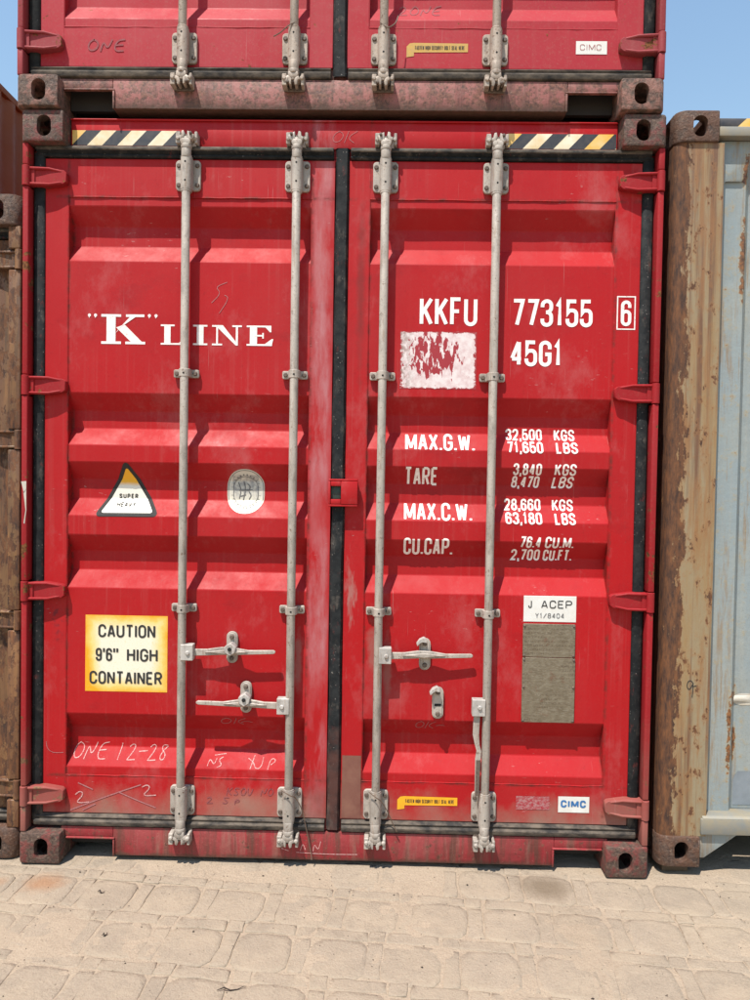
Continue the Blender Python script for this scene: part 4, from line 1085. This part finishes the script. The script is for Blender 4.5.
# triangle
def tri(inset, r):
    A, B, C = Vector((-0.8325, 1.578)), Vector((-0.957, 1.352)), Vector((-0.699, 1.354)); ctr = (A+B+C)/3
    P = [ctr+(p-ctr)*(1-inset) for p in (A, B, C)]
    return [fillet([(p.x, p.y, r) for p in (P[1], P[2], P[0])], True, 5)]
def fan(poly):
    c = sum(poly, Vector((0, 0)))/len(poly)
    return [[c, poly[i], poly[(i+1) % len(poly)]] for i in range(len(poly))]
sticker('label', dl, sl, [fan(tri(0.0, 0.026)[0])], 'black_print', 0.0010, 'black rimmed triangle label')
sticker('label', dl, sl, [fan(tri(0.20, 0.012)[0])], 'tri', 0.0019)
letter(dl, sl, 'SUPER', -0.870, 1.424, 0.019, 0.013, 0.0038, 0.004, 0.075, 'black_print', off=0.0028)
letter(dl, sl, 'HEAVY', -0.874, 1.391, 0.019, 0.013, 0.0032, 0.003, 0.074, 'black_print', off=0.0028, slant=0.1)
ov = fillet([(-0.440, 1.372, 0.07), (-0.292, 1.372, 0.07), (-0.292, 1.547, 0.07), (-0.440, 1.547, 0.07)], True, 8)
sticker('label', dl, sl, [fan(ov)], 'oval', 0.0010, 'worn oval grey emblem label')
cx, cz = -0.366, 1.4595
sticker('label_print', dl, sl, [ribbon([Vector((cx+(p.x-cx)*0.94, cz+(p.y-cz)*0.94)) for p in ov], 0.0022, True), ribbon([Vector((cx+(p.x-cx)*0.66, cz+(p.y-cz)*0.66)) for p in ov], 0.0022, True)]
        + [[[Vector((cx+math.cos(t)*0.0585-0.002, cz+math.sin(t)*0.068)), Vector((cx+math.cos(t)*0.0585+0.003, cz+math.sin(t)*0.068)), Vector((cx+math.cos(t)*0.0535+0.003, cz+math.sin(t)*0.062)), Vector((cx+math.cos(t)*0.0535-0.002, cz+math.sin(t)*0.062))]] for t in [math.pi*2*i/26 for i in range(26)]]
        + scrawl([[(cx-.03, cz+.035), (cx-.018, cz+.005), (cx-.026, cz-.03)], [(cx-.008, cz+.038), (cx, cz+.01), (cx-.010, cz-.035)], [(cx+.006, cz+.03), (cx+.02, cz+.018), (cx+.008, cz), (cx+.024, cz-.014), (cx+.012, cz-.032)], [(cx-.028, cz+.004), (cx+.026, cz+.006)], [(cx-.022, cz-.02), (cx+.0, cz-.014)]], 0.0042),
        'grey_print', 0.0018)
sticker('label', dr, sr, gridrect(0.235, 0.530, 1.869, 2.089, 6, 6), 'peel', label='torn white label with red paint showing through')
sticker('label', dr, sr, gridrect(0.732, 0.936, 0.971, 1.072, 4, 3), 'label_white', label='white label lettered J ACEP')
letter(dr, sr, 'J', 0.750, 1.024, 0.030, 0.016, 0.0040, 0.005, None, 'black_print', off=0.0019)
letter(dr, sr, 'ACEP', 0.800, 1.024, 0.031, 0.022, 0.0040, 0.006, 0.120, 'black_print', off=0.0019)
letter(dr, sr, 'Y1/8404', 0.778, 0.985, 0.020, 0.014, 0.0026, 0.004, 0.112, 'grey_print', off=0.0019)
def dataplate(x0, x1, z0, z1, rz):
    mb = MB(); mb.prism(rrect(x0, x1, z0, z1, 0.003, 2), 0.0565, 0.0625, 0)
    for z in rz:
        for x in (x0+0.006, x1-0.006): mb.cyl((x, 0.058, z), (x, 0.053, z), 0.0060, 8, 1, 0.004)
    return mb.build('data_plate', ['plate', 'bolt_and_gap'], dr, bevel=0.0012, seg=1)
dataplate(0.731, 0.934, 0.833, 0.963, (0.840, 0.955)); dataplate(0.731, 0.936, 0.577, 0.8305, (0.584, 0.716, 0.823))
sticker('label', dr, sr, gridrect(0.882, 1.003, 0.224, 0.287, 3, 2), 'label_white', label='small white label with blue capitals')
letter(dr, sr, 'CIMC', 0.892, 0.244, 0.029, 0.024, 0.0068, 0.005, 0.098, 'blue_print', off=0.0019)
sticker('label', dr, sr, gridrect(0.718, 0.848, 0.232, 0.285, 3, 2), 'smudge')
def seal_tape(door, surf, x0, z0, x1, mat, dz):
    sticker('label', door, surf, [[[Vector((x0+.028, z0+.012)), Vector((x1, z0+.014)), Vector((x1, z0+.046)), Vector((x0+.028, z0+.048))], [Vector((x0, z0-.006)), Vector((x0+.028, z0-.002)), Vector((x0+.028, z0+.048)), Vector((x0+.012, z0+.046)), Vector((x0, z0+.034))]]], mat, label='yellow seal instruction tape')
    letter(door, surf, 'FASTEN HIGH SECURITY BOLT SEAL HERE', x0+0.032, z0+0.022, 0.015, 0.008, 0.0018, 0.002, x1-x0-0.045, 'black_print', off=0.0018)
seal_tape(dr, sr, 0.253, 0.226, 0.488, 'tape', 0)
sticker('paint_patch', dr, sr, gridrect(0.034, 0.108, 0.182, 0.430, 2, 4), 'brown_patch', 0.0008, 'dull brown repaint patch low on the closing edge')
# customs seal housing over the closing edge
mb = MB()
mb.box(-0.033, 0.080, 0.020, 0.0425, 1.408, 1.416); mb.box(-0.033, 0.080, 0.020, 0.0425, 1.506, 1.514)
mb.box(-0.033, -0.024, 0.020, 0.0425, 1.4165, 1.5055); mb.box(0.016, 0.080, 0.0185, 0.0425, 1.4165, 1.5055)
mb.box(-0.0235, 0.0155, 0.0205, 0.0425, 1.4165, 1.436); mb.box(-0.0235, 0.0155, 0.0205, 0.0425, 1.486, 1.5055)
mb.box(-0.0235, 0.0155, 0.036, 0.0425, 1.436, 1.486, 1)
mb.box(0.035, 0.078, 0.0425, 0.060, 1.412, 1.510)
mb.build('seal_box', ['red', 'green'], dr, bevel=0.003)
# white scrape on the left hinge post
mb = MB(); 
post_w = [o for o in low.children if o.name.startswith('corner_post')][2]
sticker('paint_patch', low, lambda x, z: 0.0125, [[[Vector(p) for p in q] for q in (((-1.217, 1.485), (-1.197, 1.487), (-1.197, 1.455), (-1.206, 1.440)), ((-1.208, 1.443), (-1.197, 1.456), (-1.1965, 1.375), (-1.1995, 1.375)), ((-1.1995, 1.375), (-1.1965, 1.375), (-1.203, 1.322), (-1.207, 1.325)))]], 'white_old', 0.0018)

# chalk marks
def scr(door, surf, lines, w_, mat, off=0.0011):      # strokes that lie close together make one mark
    marks = []
    for ln in lines:
        a, b = min(p[0] for p in ln), max(p[0] for p in ln); c, d = min(p[1] for p in ln), max(p[1] for p in ln)
        for m in marks:
            if a < m[1]+0.02 and b > m[0]-0.02 and c < m[3]+0.02 and d > m[2]-0.02:
                m[0] = min(a, m[0]); m[1] = max(b, m[1]); m[2] = min(c, m[2]); m[3] = max(d, m[3]); m[4].append(ln); break
        else: marks.append([a, b, c, d, [ln]])
    for m in marks: lay('chalk_mark', scrawl(m[4], w_), surf, mat, door, off, CUTS)
def glyphs(s, x, z, h, w_, sk=0.15):
    D = {'O': [[(.5,1),(.05,.75),(.05,.2),(.5,0),(.95,.3),(.9,.8),(.45,.98)]], 'N': [[(0,0),(.15,.95),(.6,.1),(.95,1)]], 'E': [[(.9,1),(.1,.9),(0,0),(.9,.05)],[(.05,.5),(.8,.55)]],
         '1': [[(.3,1),(.2,0)]], '2': [[(0,.75),(.4,1),(.8,.75),(.1,.05),(.1,0),(1,.05)]], '-': [[(0,.5),(1,.55)]], '8': [[(.8,.9),(.2,.95),(.2,.6),(.8,.4),(.7,.02),(.15,.1),(.3,.5),(.85,.85)]],
         'K': [[(.1,1),(0,0)],[(.9,1),(.1,.45),(.9,0)]], 'S': [[(.9,.9),(.2,1),(.1,.6),(.8,.4),(.6,0),(0,.1)]], 'U': [[(0,1),(.1,.1),(.6,0),(.9,.9)]], 'P': [[(.1,0),(.1,1),(.8,.9),(.7,.5),(.1,.45)]], ' ': []}
    out = []; cx = x
    for c in s:
        for ln in D[c]: out.append([(cx+p[0]*w_+p[1]*h*sk, z+p[1]*h) for p in ln])
        cx += w_*1.22
    return out
scr(dl, sl, glyphs('ONE', -1.045, 0.385, 0.060, 0.040)+glyphs('12-28', -0.868, 0.385, 0.058, 0.034), 0.0036, 'chalk')
scr(dl, sl, [[(-0.50, .372), (-.492, .40), (-.475, .372), (-.465, .398)], [(-.44, .402), (-.46, .392), (-.44, .376), (-.462, .368)], [(-.475, .407), (-.43, .413)], [(-.33, .365), (-.315, .41)], [(-.34, .40), (-.315, .385), (-.31, .365), (-.285, .37), (-.28, .405)], [(-.26, .365), (-.25, .405), (-.225, .395), (-.25, .38)]], 0.0030, 'chalk')
scr(dl, sl, [[(-1.02, .250), (-1.0, .268), (-.985, .250), (-1.025, .215), (-.965, .222)], [(-.755, .285), (-.735, .298), (-.72, .282), (-.76, .250), (-.70, .255)]], 0.0045, 'chalk')
scr(dl, sl, [[(-1.04, .188), (-.90, .245), (-.76, .295)], [(-1.01, .298), (-.95, .272)], [(-.85, .265), (-.78, .235), (-.70, .205)], [(-.99, .19), (-.94, .215)]], 0.0048, 'chalk_faint')
scr(dl, sl, glyphs('OK', -0.455, 0.535, 0.030, 0.045, .3)+[[(-.37, .545), (-.35, .552), (-.325, .546)]], 0.0022, 'chalk_faint')
scr(dl, sl, glyphs('KSOU NO', -0.42, 0.262, 0.030, 0.022)+glyphs('2 S', -.5, .228, .026, .026)+glyphs('P', -.39, .226, .02, .025), 0.0028, 'marker_faint')
scr(dr, sr, glyphs('OK', 0.315, 0.535, 0.034, 0.035, .3)+[[(.40, .548), (.42, .553), (.435, .549)]], 0.0022, 'chalk_faint')
scr(head, lambda x, z: 0.0635, glyphs('OK', -0.045, 2.808, 0.045, 0.042, .3), 0.0022, 'chalk_faint', 0.001)
scr(dl, sl, [[(-1.137, 0.46), (-1.135, .435), (-1.118, .418), (-1.095, .415), (-1.068, .418)]], 0.0022, 'chalk_faint')
scr(dl, sl, [[(-.40+.018*i+random.uniform(-.01, .01), 1.99+random.uniform(0, .05)), (-.41+.018*i+random.uniform(-.01, .01), 2.03), (-.43+.018*i, 1.97+random.uniform(-.01, .03))] for i in range(0)]+[[(-.50, 2.19), (-.46, 2.23), (-.49, 2.25), (-.44, 2.27)], [(-.47, 2.15), (-.43, 2.21), (-.45, 2.22)]], 0.0025, 'chalk_faint')
scr(sill, lambda x, z: 0.05, [[(-.125, .052), (-.115, .085), (-.105, .055)], [(-.075, .05), (-.07, .085), (-.055, .05), (-.045, .09)], [(-.14, .045), (-.02, .04), (.10, .042)], [(.45-.65, .06), (-.17, .05)]], 0.003, 'chalk', 0.001)

# ------------------------------------------------------------------ the red container stacked above
up = empty('shipping_container', (-0.015, -0.014, 2.908), 'dusty faded red container stacked on top, only its bottom edge in view', 'container', 'red stacked containers')
MU = {'paint': 'red_up', 'post': 'red_up_post', 'sill': 'sill_up', 'galv': 'galv_up', 'hz': HZ}
cu = casting_mesh('corner_casting', 'cast_up', 0.03); castings(up, cu, 2.896); shell(up, 'red_up', 2.896)
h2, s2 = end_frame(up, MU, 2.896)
ul, usl, _ = build_door(up, -1, MU, 2.896, 11.3, False, HZ)
ur, usr, _ = build_door(up, 1, MU, 2.896, 17.7, False, HZ)
seal_tape(ur, usr, 0.255, 0.226, 0.488, 'tape_up', 0)
sticker('label', ur, usr, gridrect(0.897, 1.014, 0.235, 0.284, 3, 2), 'label_white', label='small white label with almost rubbed-out capitals')
letter(ur, usr, 'CIMC', 0.912, 0.250, 0.022, 0.02, 0.0022, 0.005, 0.08, 'chalk_faint', off=0.0019)
scr(ul, usl, glyphs('ONE', -0.97, 0.235, 0.045, 0.042), 0.006, 'marker_faint'); scr(ur, usr, glyphs('2ONE', 0.22, 0.392, 0.05, 0.035), 0.005, 'marker_faint')

# ------------------------------------------------------------------ rusty tan container on the left
HL = 2.591
left = empty('shipping_container', (-2.456, 0.030, 0.004), 'rust-brown and tan container at the left edge, lower than the red stack', 'container')
ML = {'paint': 'tan_left', 'sill': 'tan_left', 'galv': 'tan_left', 'hz': [0.270, 0.940, 1.648, 2.345]}
cl = casting_mesh('corner_casting', 'cast_rust', 0.045); castings(left, cl, HL); shell(left, 'tan_left', HL)
end_frame(left, ML, HL, 0.050)
build_door(left, -1, ML, HL, 3.3, False, ML['hz']); build_door(left, 1, ML, HL, 4.4, False, ML['hz'])

# ------------------------------------------------------------------ blue container on the right (blank end towards us)
def blank_end(root, mat, post_mat, rail_mat, H, stripe=True):
    for s in (1, -1):
        mb = MB(); r = 0.034; xo, xi = -W2+0.003, -W2+0.186
        pr = [(xi, 0.012), (xi, 0.16), (xo, 0.16)]
        for i in range(9):
            t = math.pi/2*i/8; pr.append((xo+r-math.cos(t)*r, 0.012+r-math.sin(t)*r))
        pr = [(p[0]*s, p[1]) for p in pr]
        mb.extz(pr, 0.118, H-0.118); mb.build('corner_post', post_mat, root)
        mb = MB(); g = [(-1.034, H-0.098), (-1.034, H-0.255), (-1.020, H-0.262), (-1.012, H-0.250), (-0.952, H-0.250), (-0.938, H-0.235), (-0.918, H-0.150), (-0.905, H-0.098)]
        g = [(p[0]*s, p[1]) for p in g]
        mb.prism(g, 0.042, 0.048); mb.build('gusset_plate', mat, root, bevel=0.0015)
        mb = MB(); g = [(-1.056, 0.128), (-1.056, 0.030), (-1.035, 0.030), (-0.900, 0.128)]
        g = [(p[0]*s, p[1]) for p in g]; mb.prism(g, 0.020, 0.027); mb.build('gusset_plate', mat, root, bevel=0.0015)
    mb = MB()
    zb, zt = 0.20, H-0.095
    # corrugated sheet, first flat wide beside the post
    pts = [(-1.036, 0.052), (-0.930, 0.052), (-0.905, 0.082), (-0.800, 0.082)]
    x = -0.800
    while x < 0.78:
        pts += [(x+0.03, 0.052), (x+0.13, 0.052), (x+0.16, 0.082), (x+0.26, 0.082)]; x += 0.26
    pts += [(1.036, 0.060)]
    for p, q in zip(pts, pts[1:]): mb.poly([(p[0], p[1], zb), (q[0], q[1], zb), (q[0], q[1], zt), (p[0], p[1], zt)])
    mb.build('end_wall', mat, root, merge=True)
    mb = MB(); mb.box(-1.056, 1.056, -0.002+0.004, 0.075, 0.128, 0.190); mb.extx([(0.002, 0.190), (0.012, 0.200), (0.075, 0.204), (0.075, 0.190)], -1.05, 1.05)
    mb.build('bottom_sill', rail_mat, root, bevel=0.004)
    mb = MB(); mb.box(-1.056, 1.056, 0.004, 0.10, H-0.095, H-0.0585, 0); mb.box(-1.056, 1.056, 0.016, 0.12, H-0.0575, H-0.022, 1)
    hd = mb.build('header', [rail_mat, 'stripe_black'], root, bevel=0.004)
    if stripe:
        for i in range(3):
            x = -1.005+0.12*i if i else -0.985
            mb = MB(); mb.prism([(x, H-0.0560), (x+0.048, H-0.0560), (x+0.082, H-0.0245), (x+0.034, H-0.0245)], 0.0142, 0.0156); mb.build('hazard_stripe', 'stripe_yellow', hd, smooth=False)
right = empty('shipping_container', (2.484, 0.030, 0.036), 'pale blue container with a rust-stained tan corner post at the right edge', 'container')
cr = casting_mesh('corner_casting', 'cast_rust', 0.042); castings(right, cr, 2.896); shell(right, 'blue', 2.896)
blank_end(right, 'blue', 'tan_post', 'blue_rail', 2.896)
# paint repairs on the blue end wall, and a marker scrawl on its post
def ell(cx, cz, rx, rz, n=20): return [fan([Vector((cx+math.cos(2*math.pi*i/n)*rx, cz+math.sin(2*math.pi*i/n)*rz)) for i in range(n)])]
def blue_surf(x, z):
    P = [(-1.036, 0.052), (-0.930, 0.052), (-0.905, 0.082), (-0.800, 0.082), (-0.77, .052)]
    for p, q in zip(P, P[1:]):
        if p[0] <= x <= q[0]: return p[1]+(q[1]-p[1])*(x-p[0])/(q[0]-p[0])
    return 0.042
lay('paint_patch', [strips(lambda z: (-0.874-0.038*math.sqrt(max(0, 1-((z-0.637)/0.0241)**2)), -0.82+0.04*math.sqrt(max(0, 1-((z-0.637)/0.0241)**2))-0.03), 0.613, 0.661, 10)[0]], blue_surf, 'white_old', right, 0.0012)
lay('paint_patch', [strips(lambda z: (-0.902+(0.02*((z-0.31)/0.04)**2 if z > 0.31 else 0), -0.82), 0.215, 0.350, 8)[0]], blue_surf, 'blue_patch', right, 0.0012)
lay('marker_scrawl', scrawl([[(-1.096, .712), (-1.108, .730), (-1.122, .715), (-1.118, .690), (-1.106, .693), (-1.096, .722), (-1.100, .660)], [(-1.10, .702), (-1.084, .706)]], 0.0034), lambda x, z: 0.012, 'black_print', right, 0.001)
for x in (1.34, 3.62):
    mb = MB(); mb.box(-0.045, 0.055, 0.03, 0.22, 0, 0.0325)
    tag(mb.build('dunnage_block', 'wood', None, (x, 0.035, 0.002), bevel=0.004), 'flat timber block under the corner of the blue container' if x < 2 else 'flat timber block under the far corner of the blue container', 'timber block')

# ------------------------------------------------------------------ brown stack further left
for i, (z, lab) in enumerate(((0.004, 'brown container at the bottom of the far left stack'), (2.914, 'brown corrugated container rising behind the tan one, its roof edge against the sky'))):
    H = 2.896 if i == 0 else 2.591
    b = empty('shipping_container', (-5.00, -0.05, z), lab, 'container', 'brown containers stacked at the far left')
    cb = cached('castb', lambda: casting_mesh('corner_casting', 'brown')); castings(b, cb, H); shell(b, 'brown', H)
    blank_end(b, 'brown', 'brown', 'brown', H, False)

# ------------------------------------------------------------------ small loose things
def curve(pts, n=8):
    out = []; P = [Vector(p) for p in pts]; P = [P[0]]+P+[P[-1]]
    for i in range(1, len(P)-2):
        for k in range(n):
            t = k/n; a, b, c, d = P[i-1], P[i], P[i+1], P[i+2]
            out.append(0.5*((2*b)+(c-a)*t+(2*a-5*b+4*c-d)*t*t+(3*b-a-3*c+d)*t**3))
    out.append(P[-2]); return out
def wire(pts, lab, r=0.0022):
    mb = MB(); mb.tube(curve(pts), r, 6); o = mb.build('seal_wire', 'wire'); return tag(o, lab, 'wire', 'loose seal wires')
wire([(-0.196, -0.006, 0.318), (-0.160, -0.012, 0.300), (-0.142, 0.004, 0.285), (-0.118, 0.02, 0.232), (-0.100, 0.03, 0.150), (-0.082, 0.034, 0.060), (-0.078, 0.03, 0.030)], 'thin wire hanging from the second rod of the lower red container')
wire([(0.142, -0.004, 0.318), (0.170, -0.012, 0.300), (0.190, 0.0, 0.280), (0.215, 0.014, 0.235), (0.235, 0.026, 0.185), (0.252, 0.03, 0.150)], 'thin wire hanging from the third rod of the lower red container')
wire([(-0.175, -0.005, 3.228), (-0.200, -0.012, 3.212), (-0.235, -0.002, 3.190), (-0.262, 0.006, 3.180)], 'wire end sticking out left of the second rod on the upper container', 0.0024)
wire([(0.140, -0.006, 3.225), (0.168, -0.012, 3.205), (0.195, -0.012, 3.220), (0.206, -0.006, 3.25)], 'wire end sticking up right of the third rod on the upper container', 0.0024)
def twig(x, y, ln, a, r, lab):
    mb = MB(); pts = [(x+math.cos(a)*ln*t, y+math.sin(a)*ln*t, 0.004+0.004*math.sin(t*7)) for t in (0, .25, .5, .75, 1)]
    pts = [(p[0], p[1]+0.004*math.sin(i*2.1), p[2]) for i, p in enumerate(pts)]
    mb.tube(pts, [r*0.5, r, r, r*0.8, r*0.3], 6); tag(mb.build('twig', 'twig'), lab, 'twig', 'twigs lying on the paving')
twig(-0.285, -0.665, 0.080, 0.18, 0.0020, 'longest dark twig lying on the paving near the bottom of the picture')
twig(-0.835, -0.175, 0.026, -0.15, 0.0026, 'short dark twig on the paving near the left of the red container')
twig(-0.720, -0.425, 0.016, 0.6, 0.0030, 'stubby dark bark chip on the paving at left')
mb = MB(); rnd = random.Random(12)
for i in range(700):
    x, y = rnd.uniform(-1.8, 2.0), rnd.uniform(-1.1, 0.02); s = rnd.uniform(0.0010, 0.0026)*(2.0 if rnd.random() < 0.06 else 1)
    b = len(mb.v)
    for d in ((1, 0, 0), (-1, 0, 0), (0, 1, 0), (0, -1, 0), (0, 0, .7), (0, 0, -.7)):
        mb.v.append((x+d[0]*s*rnd.uniform(.6, 1.4), y+d[1]*s*rnd.uniform(.6, 1.4), 0.001+d[2]*s))
    dk = 0 if rnd.random() < 0.45 else 1
    for q in ((0, 2, 4), (2, 1, 4), (1, 3, 4), (3, 0, 4), (2, 0, 5), (1, 2, 5), (3, 1, 5), (0, 3, 5)): mb.f.append(tuple(b+k for k in q)); mb.m.append(dk)
tag(mb.build('grit', ['twig', 'sand'], smooth=False), 'fine grit and crumbs scattered over the dusty paving', 'grit', None, 'stuff')
